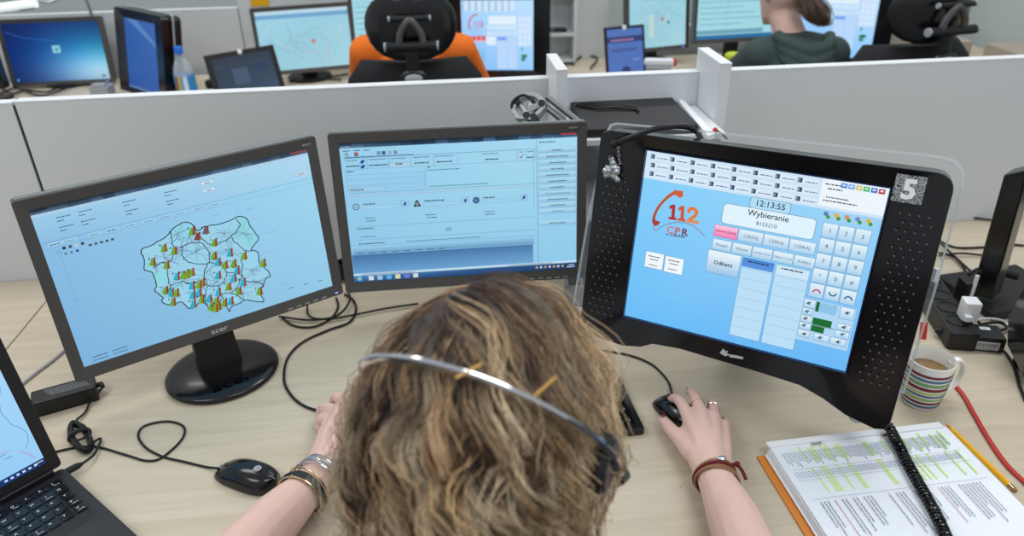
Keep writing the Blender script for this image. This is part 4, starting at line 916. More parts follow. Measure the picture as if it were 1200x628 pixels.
# coiled handset cord across the papers
core = smooth_path([Z(1034, 494, .045), Z(1041, 500, .036), Z(1052, 520, .031), Z(1066, 548, .031), Z(1084, 580, .031), Z(1100, 610, .031), Z(1116, 648, .031), Z(1130, 690, .02)], 20)
P = []; Lc = 0; turns = 0
for i in range(len(core)-1):
    a, b = core[i], core[i+1]; t_ = (b-a).normalized(); s = t_.cross(Vector((0, 0, 1))).normalized(); u2 = s.cross(t_)
    m = 10
    for k in range(m): Lc = (b-a).length*k/m; ph_ = turns+Lc/.0062*2*PI; P.append(a.lerp(b, k/m)+s*(.0066*math.cos(ph_))+u2*(.0060*math.sin(ph_)))
    turns += (b-a).length/.0062*2*PI
mb = MB(); mb.tube(P, .0021, 6); tag(mb.build('coiled_cord', 'gloss'), 'black coiled cord hanging from the touch monitor across the printouts', 'cord')
# ---- mug
c = Z(1077, 470, 0); mc = Vector((c.x, c.y, 0)); mz = .088
t = thing('coffee_mug', 'white striped mug half full of milky coffee behind the touch monitor', 'mug', mc)
mb = MB(); cols = []
prof = [(.022, .002), (.026, 0), (.0285, .003), (.0315, .02), (.034, .04), (.0355, .06), (.0362, mz), (.0348, mz+.001), (.0335, mz-.002), (.0325, .05), (.029, .008), (.0, .006)]
seq = [rgb(236, 234, 226)]; stripes = [(.0, .004, (170, 190, 120)), (.007, .012, (70, 110, 150)), (.015, .020, (110, 40, 60)), (.023, .028, (150, 190, 120)), (.031, .035, (70, 110, 150)), (.037, .041, (190, 210, 120)), (.044, .050, (120, 40, 60)), (.053, .059, (120, 170, 110)), (.062, .067, (80, 120, 150)), (.070, .075, (120, 50, 70)), (.079, .083, (240, 238, 230))]
def rad(z): 
    for (r0, z0), (r1, z1) in zip(prof[2:6], prof[3:7]):
        if z0 <= z <= z1: return r0+(r1-r0)*(z-z0)/(z1-z0)
    return .036
mb.lathe(prof, 40, mc, caps=False); body = mb.build('body', 'ceramic', t, Matrix.Identity(4), angle=50)
for z0, z1, cc in stripes[:-1]:
    mb = MB(); mb.cc = rgb(*cc); z0 = max(z0, .004); mb.lathe([(rad(z0)+.0003, z0), (rad((z0+z1)/2)+.0004, (z0+z1)/2), (rad(z1)+.0003, z1)], 40, mc, caps=False); mb.build('stripe', 'print', body, Matrix.Identity(4))
mb = MB(); mb.lathe([(.0, .064), (.0335, .064)], 40, mc, caps=False); mb.build('coffee', 'coffee', t, Matrix.Identity(4))
hd = Vector((1, .12, 0)).normalized(); hp = [mc+hd*.033+Vector((0, 0, .075)), mc+hd*.050+Vector((0, 0, .080)), mc+hd*.062+Vector((0, 0, .062)), mc+hd*.060+Vector((0, 0, .038)), mc+hd*.046+Vector((0, 0, .022)), mc+hd*.031+Vector((0, 0, .022))]
mb = MB(); mb.tube(smooth_path(hp, 6), .0048, 10, flat=(1.3, .75)); mb.build('handle', 'ceramic', t, Matrix.Identity(4))
# ---- red cable, power strip, plug, second brick, side-on screen
cable('network_cable', [Z(1082, 428, .03), Z(1096, 434, .012)]+zp([(1112, 445), (1128, 462), (1143, 488), (1160, 517), (1180, 545), (1206, 570)], .004), .0034, 'red', 'red cable curving across the desk right of the mug')
mb = MB(); a, b = Z(1083, 378, .045), Z(1081, 398, .018); mb.tube([a, b], .0065, 8); tag(mb.build('cable_plug', 'red', bevel=0), 'red cable plug standing up behind the mug', 'plug')
a, b = Z(1092, 345, .02), Z(1128, 398, .02); c = (a+b)/2; c.z = 0; dr = math.atan2(b.y-a.y, b.x-a.x)
Wp = Matrix.Translation(c) @ Matrix.Rotation(dr, 4, 'Z')
t = thing('power_strip', 'black power strip with round sockets at right of the touch monitor', 'power strip', W=Wp)
mb = MB(); mb.prism(rrect(.25, .052, .008, 4, -.035), 0, .038); ps = mb.build('body', 'black', t, Wp, bevel=.003)
for i in range(4):
    mb = MB(); mb.lathe([(.0195, .0375), (.0205, .0392), (.0185, .0392), (.0175, .030), (0, .030)], 24, (.045-i*.047, 0, 0), caps=False); mb.build('socket', 'satin', ps, Wp)
c = Z(1133, 372, .04); Wq = Matrix.Translation((c.x, c.y, .038)) @ Matrix.Rotation(dr, 4, 'Z')
t = thing('usb_charger', 'small white charger plugged into the black power strip', 'charger', W=Wq)
mb = MB(); mb.box((0, 0, .020), (.030, .028, .040)); mb.build('body', 'whitep', t, Wq, bevel=.003)
mb = MB(); mb.box((.020, -.008, .012), (.012, .012, .012)); mb.build('usb_plug', 'whitep', t, Wq, bevel=.002)
cable('charger_cable', [Z(1138, 376, .045), Z(1150, 374, .035), Z(1165, 374, .02), Z(1178, 378, .012), Z(1186, 392, .006), Z(1190, 410, .004)], .0024, 'whitep', 'white charging cable running right from the small white charger')
a, b = Z(1108, 404, .025), Z(1172, 409, .025); c = Z(1141, 403, 0); dr = math.atan2(b.y-a.y, b.x-a.x)-.02
Wp = Matrix.Translation((c.x, c.y, 0)) @ Matrix.Rotation(dr, 4, 'Z')
t = thing('power_adapter', 'black power brick with a white barcode label at right, below the white charger', 'power adapter', W=Wp)
mb = MB(); mb.box((0, 0, .015), (.084, .05, .030)); mb.build('brick', 'black', t, Wp, bevel=.003)
mb = MB(); mb.tube([Vector((-.042, .008, .014)), Vector((-.052, .010, .014)), Vector((-.066, .014, .014))], [.009, .009, .005], 8); mb.build('mains_plug', 'rubber', t, Wp)
ca = Canvas(off=.0302); ca.rect(.005, .004, .018, .010, rgb(225, 228, 228)); ca.text('CE', .014, .006, .006, rgb(60, 60, 60), 'c'); ca.build('small_label', 'print', t, Wp)
Wl = Wp @ Matrix.Translation((0, -.0252, .015)) @ Matrix.Rotation(R(90), 4, 'X')
ca = Canvas(off=.0002); ca.rect(-.024, -.010, .056, .017, rgb(222, 224, 222)); 
for i in range(34): ca.rect(-.021+i*.0015, -.004, .0004+.0007*(i*7 % 3)/2, .008, rgb(40, 40, 40))
ca.words(-.02, -.008, .046, .002, rgb(50, 50, 50)); ca.build('barcode_label', 'print', t, Wl)
# side-on monitor on a foot
bs = Z(1150, 352, 0)
t = thing('slim_monitor', 'black screen seen edge-on rising at far right behind the power bricks', 'monitor', (bs.x, bs.y, 0))
Wv = Matrix.Translation((bs.x, bs.y, 0)) @ Matrix.Rotation(R(78), 4, 'Z') @ Matrix.Rotation(R(-8), 4, 'X')
bse = Z(1152, 350, .01); q0 = Z(1137, 345, .03); q1 = Z(1163, 352, .03)
T0 = Yp(1176, 205, q0.y); T1 = Yp(1206, 198, q1.y)
mb = MB(); bk = Vector((.30, .06, 0)) # the panel runs away to the right
fr = [q0, q1, T1, T0]
Vn = []
mb.add([q0, q1, T1, T0, q0+Vector((.035, .03, 0)), q1+Vector((.035, .03, 0)), T1+Vector((.035, .03, 0)), T0+Vector((.035, .03, 0))], [(0, 1, 2, 3), (4, 5, 6, 7), (0, 1, 5, 4), (1, 2, 6, 5), (2, 3, 7, 6), (3, 0, 4, 7)]); mb.build('display_panel', 'satin', t, Matrix.Identity(4), bevel=.004)
mb = MB(); mb.box((bse.x+.06, bse.y+.03, .009), (.20, .16, .018), rz=R(12)); mb.build('foot', 'black', t, Matrix.Identity(4), bevel=.004)
mb = MB(); g0 = Z(1135, 333, .05); mb.box((g0.x, g0.y, .03), (.028, .035, .06)); mb.build('connector_block', 'black', t, Matrix.Identity(4), bevel=.003)
mb = MB(); mb.box((g0.x, g0.y-.018, .05), (.006, .006, .06)); tag(mb.build('white_clip', 'whitep', bevel=.001), 'thin white clip standing against the foot of the edge-on screen', 'clip')
q = Z(1186, 330, .1)
mb = MB(); n0, n1 = Z(1178, 470, .0), Z(1186, 330, .24)
x0 = Z(1186, 448, .0).x; y0 = Z(1186, 448, .0).y
mb.loft([[Vector((x0+.0, y0-.02, .02)), Vector((x0+.25, y0-.10, .02)), Vector((x0+.28, y0+.04, .02)), Vector((x0+.03, y0+.08, .02))], [Vector((x0-.012, y0-.02, .09)), Vector((x0+.25, y0-.10, .09)), Vector((x0+.28, y0+.04, .09)), Vector((x0+.01, y0+.08, .09))], [Vector((x0-.002, y0-.005, .26)), Vector((x0+.25, y0-.09, .26)), Vector((x0+.28, y0+.04, .26)), Vector((x0+.02, y0+.05, .26))]])
t = thing('side_monitor', 'dark monitor back cut off by the right edge of the picture', 'monitor', (x0+.12, y0, 0)); mb.build('back_shell', 'satin', t, Matrix.Identity(4), bevel=.008)
mb = MB(); mb.box((x0+.13, y0-.01, .010), (.2, .13, .02)); mb.build('foot', 'black', t, Matrix.Identity(4), bevel=.003)
# cables right
for pts, r_, lb in (
    ([(1175, 235, .01), (1150, 236, .01), (1128, 243, .006), (1124, 250, .006), (1140, 255, .006), (1172, 259, .006), (1195, 259, .006)], .0026, 'black cable loop against the partition at far right'),
    ([(1100, 282), (1120, 290), (1150, 290), (1185, 287), (1200, 288)], .0026, 'black cable lying straight across behind the edge-on screen'),
    ([(1100, 296), (1120, 302), (1132, 320), (1134, 345), (1122, 352), (1104, 347)], .0026, 'black cable bowing down beside the power strip'),
    ([(1102, 285, .009), (1118, 300, .009), (1138, 318, .012), (1150, 325, .02)], .0026, 'black cable slanting down to the foot of the edge-on screen'),
    ([(1100, 300, .009), (1125, 297, .009), (1150, 299, .006), (1170, 300, .006)], .0024, 'thin black cable lying above the power strip'),
    ([(1145, 376, .03), (1155, 384, .01), (1168, 388, .008), (1180, 384, .008), (1170, 378, .01), (1150, 380, .02)], .0028, 'black cable coiled between the charger and the power brick'),
    ([(1172, 408, .012), (1180, 416, .005), (1188, 430, .004), (1194, 450, .004), (1202, 470, .004)], .0028, 'black lead leaving the right power brick toward the desk edge')):
    cable('power_cable', zp(pts), r_, 'rubber', lb)
mb = MB(); mb.tube([Z(1170, 318, .06), Z(1178, 320, .055), Z(1192, 324, .05)], [.006, .008, .008], 10); P = smooth_path([Z(1135, 322, .06), Z(1148, 315, .065), Z(1170, 318, .06)], 6)
t = thing('video_cable', 'thick black video cable with a plug beside the edge-on screen', 'cable', Z(1170, 318, 0)); mb.build('plug', 'rubber', t, Matrix.Identity(4)); mb = MB(); mb.tube(P, .0032, 8); mb.build('lead', 'rubber', t, Matrix.Identity(4))
mb = MB(); ub = [W3 @ Vector(on(W3, x, y, -.05)+(-.05,)) for x, y in ((1099, 315), (1095, 330))]; mb.tube(ub, .005, 8)
tag(mb.build('usb_stick', 'whitep'), 'small white plug stuck in the right side of the touch monitor', 'plug')
# ================================================================== background desk row
def simple_monitor(name, label, W, w, h, cv, touch=False, group=None, base=True, neckh=None):
    b = W @ Vector((0, 0, -.05)); yaw = math.atan2(W[1][0], W[0][0])
    t = thing(name, label, 'monitor', (b.x, b.y, 0), yaw, group)
    if touch:
        out = rrect(w+.13, h+.07, .02, 4); inn = rrect(w, h, .001, 4)
        mb = MB(); mb.frame(out, inn, -.03, .008, .001); mb.build('housing', 'satin', t, W, bevel=.001)
        mb = MB(); mb.prism(out, -.07, -.012, None); mb.build('back_shell', 'black', t, W, bevel=.006)
        mb = MB(); mb.frame(rrect(w+.15, h+.09, .02, 4), rrect(w+.144, h+.084, .018, 4), -.0348, -.0302); mb.build('guard_edge', 'acredge', t, W)
    else:
        bz = .016; out = rrect(w+2*bz, h+2*bz, .004, 3); inn = rrect(w, h, .001, 3)
        mb = MB(); mb.frame(out, inn, -.018, .004, .0005); mb.build('bezel', 'greybezel', t, W)
        mb = MB(); mb.prism(rrect(w+2*bz-.004, h+2*bz-.004, .004, 3), -.03, -.012); mb.build('back_shell', 'black', t, W)
        mb = MB(); mb.box((w/2-.012, -h/2-.008, .004), (.005, .003, .002)); mb.build('power_light', 'led', t, W)
    cv.build('screen', 'screen', t, W)
    Wb = Matrix.Translation((b.x, b.y, 0)) @ Matrix.Rotation(yaw, 4, 'Z'); zb = W.translation.z
    mb = MB(); mb.box((0, .0, zb/2), (.06, .02, zb)); mb.build('neck', 'black', t, Wb, bevel=.001)
    mb = MB(); mb.lathe([(0, 0), (.09, 0), (.09, .010), (.06, .016), (0, .016)], 32); mb.build('base', 'black', t, Wb)
    return t
def PF(px, py, Y, yaw, tilt): return plane_frame(Yp(px, py, Y), yaw, tilt)
# blue desktop
def cv_desktop(w, h):
    ca = Canvas(off=.0006); n = 14
    def cc(u, v):
        g = math.exp(-((u-.95)**2+(v-.25)**2)*2.6); e = math.exp(-((u-.98)**2*3+(v-.12)**2*8)); vg = .55+.45*math.exp(-((u-.5)**2+(v-.5)**2)*2)
        return rgb((8+10*g+150*e)*1, (40*vg+120*g+60*e), min(255, 120*vg+90*g+50*e))
    for i in range(n):
        for j in range(n):
            u, v = i/n, j/n; ca._a([(-w/2+w*u, -h/2+h*v), (-w/2+w*(u+1/n), -h/2+h*v), (-w/2+w*(u+1/n), -h/2+h*(v+1/n)), (-w/2+w*u, -h/2+h*(v+1/n))], [(0, 1, 2, 3)], [cc(u, v), cc(u+1/n, v), cc(u+1/n, v+1/n), cc(u, v+1/n)]); ca.z -= ca.st
    ca.z += ca.st; P = smooth_path([(-w/2+.01, h/2-.03, 0), (-w*.3, h/2-.055, 0), (0, h/2-.07, 0)], 6); ca.line([(a[0], a[1]) for a in P], .0015, rgb(60, 120, 205))
    ca.rect(-.013, -.005, .032, .034, rgb(30, 60, 110)); ca.rect(-.012, -.004, .030, .029, rgb(140, 205, 220)); ca.rect(-.002, .002, .012, .015, rgb(90, 150, 180)); ca.rect(w/2-.03, -h/2+.01, .014, .006, rgb(20, 50, 90)); ca.disc(-w/2+.012, -h/2+.01, .004, rgb(90, 180, 230)); return ca
def cv_map(w, h, seed):
    ca = Canvas(off=.0006); ca.rect(-w/2, -h/2, w, h, [rgb(150, 200, 215), rgb(165, 212, 222), rgb(150, 205, 225), rgb(160, 210, 228)]); ca.rect(-w/2, h/2-.03, w, .016, rgb(110, 165, 205)); ca.rect(-w/2, h/2-.014, w, .014, rgb(185, 215, 228))
    r = random.Random(seed)
    for i in range(26):
        p = [(r.uniform(-w/2+.01, w/2-.01), r.uniform(-h/2+.01, h/2-.04))]; a = r.uniform(0, 6.28)
        for s in range(8):
            a += r.uniform(-.6, .6); q = (p[-1][0]+.02*math.cos(a), p[-1][1]+.016*math.sin(a))
            if abs(q[0]) > w/2-.004 or q[1] > h/2-.035 or q[1] < -h/2+.004: break
            p.append(q)
        if len(p) > 1: ca.line(p, r.choice([.001, .0016]), r.choice([rgb(120, 165, 190), rgb(190, 170, 190), rgb(130, 190, 150), rgb(205, 215, 200)]))
    if seed == 1: ca.disc(.03, -.01, .008, rgb(180, 80, 80)); ca.disc(.03, -.01, .004, rgb(225, 150, 140))
    else: ca.disc(.02, -.02, .008, rgb(170, 130, 120)); ca.disc(.05, -.035, .006, rgb(80, 90, 100)); ca.rect(-.04, -.09, .02, .09, rgb(190, 215, 205))
    return ca
def cv_form(w, h):
    ca = Canvas(off=.0006); ca.rect(-w/2, -h/2, w, h, rgb(160, 214, 226)); ca.rect(-w/2, -h/2, w, .016, rgb(40, 110, 160)); ca.rect(-w/2, -h/2+.02, w*.78, .016, rgb(110, 160, 180)); ca.rect(-w/2+.005, h/2-.03, w-.01, .001, rgb(90, 140, 165))
    for i in range(7): ca.words(-w/2+.01, h/2-.045-.022*i, w*(.5+.3*((i*7) % 3)/2), .003, rgb(70, 120, 150), i)
    ca.line([(-.06, h/2-.03), (-.06, -h/2+.04)], .001, rgb(110, 160, 180)); ca.line([(w*.28, h/2), (w*.28, -h/2+.03)], .0012, rgb(90, 140, 165)); return ca
def cv_dial(w, h, busy):
    ca = Canvas(off=.0006); ca.rect(-w/2, -h/2, w, h, [rgb(130, 190, 250), rgb(150, 205, 252), rgb(190, 225, 252), rgb(170, 215, 252)])
    for r_ in range(3):
        for k in range(8): ca.rect(-w/2+.006+k*.031*w/.34, h/2-.014-r_*.013, .026*w/.34, .010, rgb(215, 232, 248)); ca.rect(-w/2+.006+k*.031*w/.34, h/2-.012-r_*.013, .005, .006, rgb(100, 120, 150))
    s = w/.3418; y = lambda v: h/2-v; x = lambda v: -w/2+v*s
    P = smooth_path([(x(.075), y(.052), 0), (x(.05), y(.062), 0), (x(.036), y(.085), 0), (x(.040), y(.11), 0)], 5); ca.line([(a[0], a[1]) for a in P], .006*s, rgb(200, 60, 70))
    ca.text('112', x(.058), y(.098), .034*s, rgb(205, 50, 70), 'l', .02, .9); ca.text('CPR', x(.06), y(.112), .014*s, rgb(205, 120, 150), 'l')
    ca.rr(x(.1285), y(.09), .132*s, .031, .005, rgb(225, 240, 250)); 
    for i in range(4): ca.rect(x(.12+.0366*i), y(.1115), .034*s, .018, rgb(205, 228, 248))
    for i in range(5): ca.rect(x(.12+.0298*i), y(.132), .028*s, .016, rgb(200, 226, 248))
    ca.rect(x(.118), y(.1695), .045*s, .034, rgb(220, 238, 250)); ca.rect(x(.17), y(.26), .044*s, .125, rgb(185, 215, 250)); ca.rect(x(.2185), y(.26), .046*s, .125, rgb(185, 215, 250)); ca.rect(x(.17), y(.15), .044*s, .012, rgb(120, 160, 235))
    for i in range(15): ca.rect(x(.27+(i % 3)*.0215), y(.082+(i//3)*.0225), .0195*s, .020, rgb(212, 230, 250))
    ca.rect(x(.285), y(.217), .026*s, .012, rgb(20, 110, 60)); ca.rect(x(.285), y(.229), .018*s, .010, rgb(20, 110, 60)); ca.rect(x(.285), y(.19), .005*s, .012, rgb(20, 110, 60))
    if busy:
        for i in range(5): ca.rect(x(.006+i*.022), y(.155), .019*s, .022, rgb(232, 90, 90)); ca.rect(x(.006+i*.022), y(.155), .019*s, .004, rgb(240, 200, 200))
        for i in range(2): ca.rect(x(.006+i*.026), y(.176), .021*s, .014, rgb(238, 170, 120))
        for i in range(5): ca.rect(x(.006+i*.022), y(.235), .017*s, .05, rgb(120, 195, 235))
    return ca
BW_, BH_ = .365, .228
simple_monitor('computer_monitor', 'background monitor at far left with a glowing blue desktop wallpaper', PF(66, 61, 3.10, 7, 6), BW_, BH_, cv_desktop(BW_, BH_))
c = Canvas(off=.0006); c.rect(-.1175, -.131, .235, .262, [rgb(30, 75, 150), rgb(36, 84, 160), rgb(48, 96, 165), rgb(40, 88, 160)]); c.tri([(-.10, .13), (.117, .045), (.117, .06), (-.02, .13)], rgb(80, 125, 185))
c.rect(-.117, -.131, .234, .004, rgb(110, 150, 200))
simple_monitor('touch_monitor', 'black background touch monitor turned sideways with a plain blue screen', PF(166, 66, 2.95, -40, 10), .235, .262, c, touch=True)
simple_monitor('computer_monitor', 'background monitor with a street map left of the orange shirt', PF(358, 46, 3.12, 18, 6), BW_-.005, BH_, cv_map(BW_-.005, BH_, 1))
simple_monitor('computer_monitor', 'background monitor half hidden behind the headrest of the chair', PF(462, 28, 3.22, 4, 6), BW_*.9, BH_, cv_form(BW_*.9, BH_))
simple_monitor('touch_monitor', 'background touch monitor showing a red 112 logo and red buttons', PF(583, 42, 3.05, -4, 6), .283, .265, cv_dial(.283, .265, True), touch=True)
simple_monitor('computer_monitor', 'background monitor with a pale green map behind the small laptop', PF(771, 17, 3.30, 18, 8), .265, .265, cv_map(.265, .265, 2))
simple_monitor('computer_monitor', 'background monitor with a teal form left of the hooded person', PF(868, 10, 3.26, 10, 6), .375, .235, cv_form(.375, .235))
simple_monitor('touch_monitor', 'background touch monitor right of the hooded person with dialler keypad', PF(978, 22, 3.12, -16, 8), .31, .295, cv_dial(.31, .295, False), touch=True)
mb = MB(); q = Yp(-4, 72, 2.9); mb.box((q.x-.09, q.y, .16), (.2, .04, .22)); mb.build
t = thing('computer_monitor', 'dark monitor edge cut off at the far left of the background', 'monitor', (q.x-.09, q.y, 0)); mb.build('housing', 'satin', t, Matrix.Identity(4), bevel=.006)
mb = MB(); mb.box((q.x-.09, q.y, .03), (.05, .03, .06)); mb.build('neck', 'black', t, Matrix.Identity(4)); mb = MB(); mb.box((q.x-.09, q.y-.01, .006), (.16, .12, .012)); mb.build('base', 'black', t, Matrix.Identity(4))
# background laptops
def bg_laptop(label, c, yaw, tilt, w, h, art):
    W = plane_frame(c, yaw, tilt); b = W @ Vector((0, -h/2, 0)); t = thing('laptop', label, 'laptop', (b.x, b.y, 0), R(yaw))
    mb = MB(); mb.prism(rrect(w+.02, h+.02, .004, 3), -.006, 0); mb.build('lid', 'lid', t, W); art.build('screen', 'screen', t, W)
    zb = max(.0, b.z-.012); Wb = Matrix.Translation((b.x, b.y, 0)) @ Matrix.Rotation(R(yaw), 4, 'Z')
    mb = MB(); mb.prism(rrect(w+.02, .2, .006, 3, 0, -.095), 0, .018); mb.build('base', 'lid', t, Wb)
    if b.z > .03: mb = MB(); mb.box((0, .01, b.z/2), (w*.5, .03, b.z)); mb.build('hinge_riser', 'black', t, Wb)
    mb = MB(); mb.ell((0, h/2+.004, .001), (.009, .010, .002)); mb.build('sticker', 'whitep', t, W)
c = Canvas(off=.0004); c.rect(-.115, -.075, .23, .15, [rgb(50, 70, 92), rgb(58, 80, 104), rgb(46, 58, 74), rgb(42, 52, 66)]); c.rect(-.05, -.03, .06, .06, rgb(66, 84, 108)); c.rect(.04, .01, .04, .03, rgb(40, 60, 90)); c.rect(-.11, .04, .21, .003, rgb(60, 74, 90))
bg_laptop('dark background laptop tilted left beside the plastic bottle', Yp(289, 88, 2.86), 40, 18, .25, .165, c)
c = Canvas(off=.0004); c.rect(-.075, -.09, .15, .18, rgb(78, 112, 180)); c.rect(-.075, .04, .15, .022, rgb(50, 60, 110)); c.words(-.06, .046, .1, .006, rgb(190, 140, 170)); c.rect(-.06, .005, .11, .012, rgb(70, 90, 150)); c.disc(.0, -.07, .02, rgb(50, 60, 110)); c.rect(.03, -.03, .03, .006, rgb(120, 150, 205))
bg_laptop('small background laptop with a blue screen standing before the pale green map', Yp(733, 62, 2.98), 18, 14, .15, .18, c)
# bottle
b = Yp(221, 112, 2.80); bx, by = b.x, b.y; zo = 0
t = thing('water_bottle', 'clear plastic bottle with blue cap and blue picture label', 'bottle', (bx, by, 0))
S_ = 1.0; z0 = Yp(221, 112, 2.80).z
prof = [(0, .002), (.030, 0), (.036, .006), (.036, .05), (.034, .055), (.036, .06), (.036, .135), (.033, .155), (.022, .185), (.013, .200), (.0125, .215)]
kz = (Yp(213, 56, 2.80).z+.0)/.235
mb = MB(); mb.lathe([(r, z*kz) for r, z in prof], 28, (bx, by, 0)); mb.build('bottle_body', 'pet', t, Matrix.Identity(4))
mb = MB(); mb.lathe([(0, .213*kz), (.0155, .213*kz), (.0155, .236*kz), (.013, .24*kz), (0, .24*kz)], 24, (bx, by, 0)); mb.build('cap', 'blue', t, Matrix.Identity(4))
mb = MB(); n = 32; zl0, zl1 = .06*kz, .128*kz
for k in range(n):
    a0, a1 = 2*PI*k/n, 2*PI*(k+1)/n; am = math.degrees((a0+a1)/2) % 360
    mb.cc = rgb(64, 160, 225) if not (225 < am < 265) else (rgb(120, 90, 60) if am < 245 else rgb(200, 170, 90))
    if 285 < am < 300: mb.cc = rgb(230, 240, 245)
    mb.add([(bx+.0368*math.cos(a), by+.0368*math.sin(a), z) for a, z in ((a0, zl0), (a1, zl0), (a1, zl1), (a0, zl1))], [(0, 1, 2, 3)])
mb.build('label', 'print', t, Matrix.Identity(4))
# desk phone, sponge, boxes, shelf tower, lamp, notes
q = Yp(772, 71, 3.0)
t = thing('desk_phone', 'white desk phone handset lying behind the short partition section', 'phone', (q.x, q.y, 0), R(-8)); Wq = Matrix.Translation((q.x, q.y, .0)) @ Matrix.Rotation(R(-8), 4, 'Z')
mb = MB(); mb.box((0, .02, .035), (.10, .10, .07)); mb.build('body', 'greyp', t, Wq, bevel=.004)
mb = MB(); mb.box((0, .0, .083), (.12, .035, .026)); mb.build('handset', 'whitep', t, Wq, bevel=.008)
mb = MB(); mb.box((.062, 0, .083), (.014, .03, .028)); mb.build('red_end', 'red', t, Wq, bevel=.004)
q = Yp(860, 70, 2.95); mb = MB(); mb.lathe([(0, 0), (.028, 0), (.034, .02), (.036, q.z+.018), (.030, q.z+.024), (0, q.z+.022)], 20, (q.x, q.y, 0)); tag(mb.build('paper_cup', 'yellowc'), 'yellow green cup behind the right white fin', 'cup')
u0 = Z(655, 74, 0); Wq = Matrix.Translation((Yp(655, 60, 3.36).x, 3.40, 0)) @ Matrix.Rotation(TH, 4, 'Z')
t = thing('shelf_tower', 'tall white open shelf behind the middle touch monitor', 'shelf', W=Wq)
for sx in (-.075, .055):
    mb = MB(); mb.box((sx, 0, .2), (.012, .2, .5)); mb.build('side_panel', 'white', t, Wq)
for z in (.02, .13, .29, .43):
    mb = MB(); mb.box((-.01, 0, z), (.12, .2, .012)); mb.build('shelf', 'white', t, Wq)
mb = MB(); mb.box((-.01, .1, .2), (.12, .008, .5)); mb.build('back_panel', 'greyp', t, Wq)
p = Wq @ Vector((-.01, -.05, .136)); mb = MB(); mb.box((p.x, p.y, p.z+.007), (.07, .05, .012)); tag(mb.build('small_black_box', 'black', bevel=.002), 'small black gadget lying on a shelf of the white shelf tower', 'gadget')
p = Wq @ Vector((-.01, -.04, .296)); mb = MB()
mb.box((p.x, p.y, p.z+.012), (.09, .08, .022)); tag(mb.build('paper_stack', 'paper', bevel=.002), 'pale paper stack on the upper shelf of the white shelf tower', 'papers')
# grey wall panel right of the shelf
panel(.47, .78, 3.37, 3.395, -.74, .6, 'plain grey partition right of the white shelf tower')
a, b = Yp(-14, 11, 2.95), Yp(42, 4, 2.95)
t = thing('desk_lamp', 'white tubular lamp at the top left corner above the blue desktop monitor', 'lamp', a); a = a.copy()
dd = (b-a).normalized(); mb = MB(); mb.tube([a-dd*.1, b], .016, 14); mb.build('tube_housing', 'tube', t, Matrix.Identity(4))
mb = MB(); mb.tube([b-dd*.065+Vector((0, -.004, -.016)), b-dd*.004+Vector((0, -.004, -.015))], .0035, 6); mb.build('switch_strip', 'black', t, Matrix.Identity(4))
mb = MB(); mb.tube(smooth_path([b-dd*.02+Vector((0, .01, .015)), b+Vector((.03, .04, -.002)), b+Vector((.06, .10, .01)), b+Vector((.08, .2, -.01)), Vector((b.x+.09, b.y+.22, -.0))], 6), .006, 8); mb.build('bracket_arm', 'silver', t, Matrix.Identity(4))
q = Yp(303, 3, 3.30); qq = room((q.x*math.cos(TH)+q.y*math.sin(TH)), 3.407, 0)
mb = MB(); mb.box((qq.x, qq.y, Yp(303, 3, qq.y).z), (.075, .002, .03), rz=TH); tag(mb.build('sticky_note', 'yellow'), 'yellow strip note stuck on the grey partition at upper left', 'note')
q = Yp(1120, 52, 3.1); mb = MB(); mb.box((q.x+.03, q.y+.12, (q.z)/2), (.12, .16, q.z), rz=.1); tag(mb.build('carton_box', 'carton', bevel=.003), 'beige carton behind the right empty chair', 'box')
q = Yp(1189, 62, 3.05); mb = MB(); mb.box((q.x+.02, q.y, (q.z+.02)/2), (.16, .2, q.z+.02), rz=.1); tag(mb.build('carton_box', 'carton', bevel=.003), 'beige carton against the wall at the far right', 'box')
q = Yp(1050, 25, 3.2); mb = MB(); mb.box((q.x+.05, q.y+.05, (q.z)/2), (.16, .1, q.z), rz=.1); tag(mb.build('storage_box', 'carton', bevel=.003), 'tan storage box beside the right background touch monitor', 'box')
q = Yp(290, 93, 3.0)
for pts, lb in (([(0, 103), (15, 110), (30, 106), (55, 108), (70, 100), (76, 88)], 'black cable tangle on the desk below the blue desktop monitor'), ([(0, 110), (20, 103), (45, 112), (66, 108), (90, 98)], 'second black cable below the blue desktop monitor'),
                ([(340, 96), (352, 90), (372, 92), (400, 94)], 'black cable right of the dark background laptop'), ([(345, 88), (365, 86), (385, 90), (408, 87)], 'thin black cable under the street map monitor'), ([(672, 75), (682, 66), (700, 68), (692, 80)], 'black cable curling left of the small blue laptop'), ([(850, 58), (864, 50), (880, 60), (892, 56)], 'black cable near the yellow green cup')):
    cable('desk_cable', zp(pts, .01), .004, 'rubber', lb, sub=5, n=6)
q = Yp(120, 106, 2.88); mb = MB(); mb.box((q.x, q.y, .03), (.07, .06, .06)); mb.box((q.x, q.y-.01, .064), (.05, .035, .01)); tag(mb.build('small_adapter', 'greyp', bevel=.004), 'small grey box between the blue monitor and the sideways touch monitor', 'adapter')
q = Yp(8, 122, 2.7); mb = MB(); mb.ell((q.x, q.y, .03), (.05, .035, .03)); tag(mb.build('computer_mouse', 'satin'), 'dark rounded mouse peeking over the partition at far left', 'mouse')
q = Yp(247, 92, 2.95); mb = MB(); mb.lathe([(0, -.02), (.018, -.02), (.02, 0), (.018, .02), (0, .02)], 14, (0, 0, 0)); o = mb.build('black_plug', 'rubber', None, Matrix.Translation((q.x, q.y, .04)) @ Matrix.Rotation(R(80), 4, 'Y')); tag(o, 'black round plug left of the dark background laptop', 'plug')
q = Yp(668, 82, 2.9); mb = MB()
for i in range(7): mb.ell((q.x+rng.uniform(-.04, .04), q.y+rng.uniform(-.02, .02), .012), (.025, .02, .012+rng.uniform(0, .012)), nu=9, nv=6)
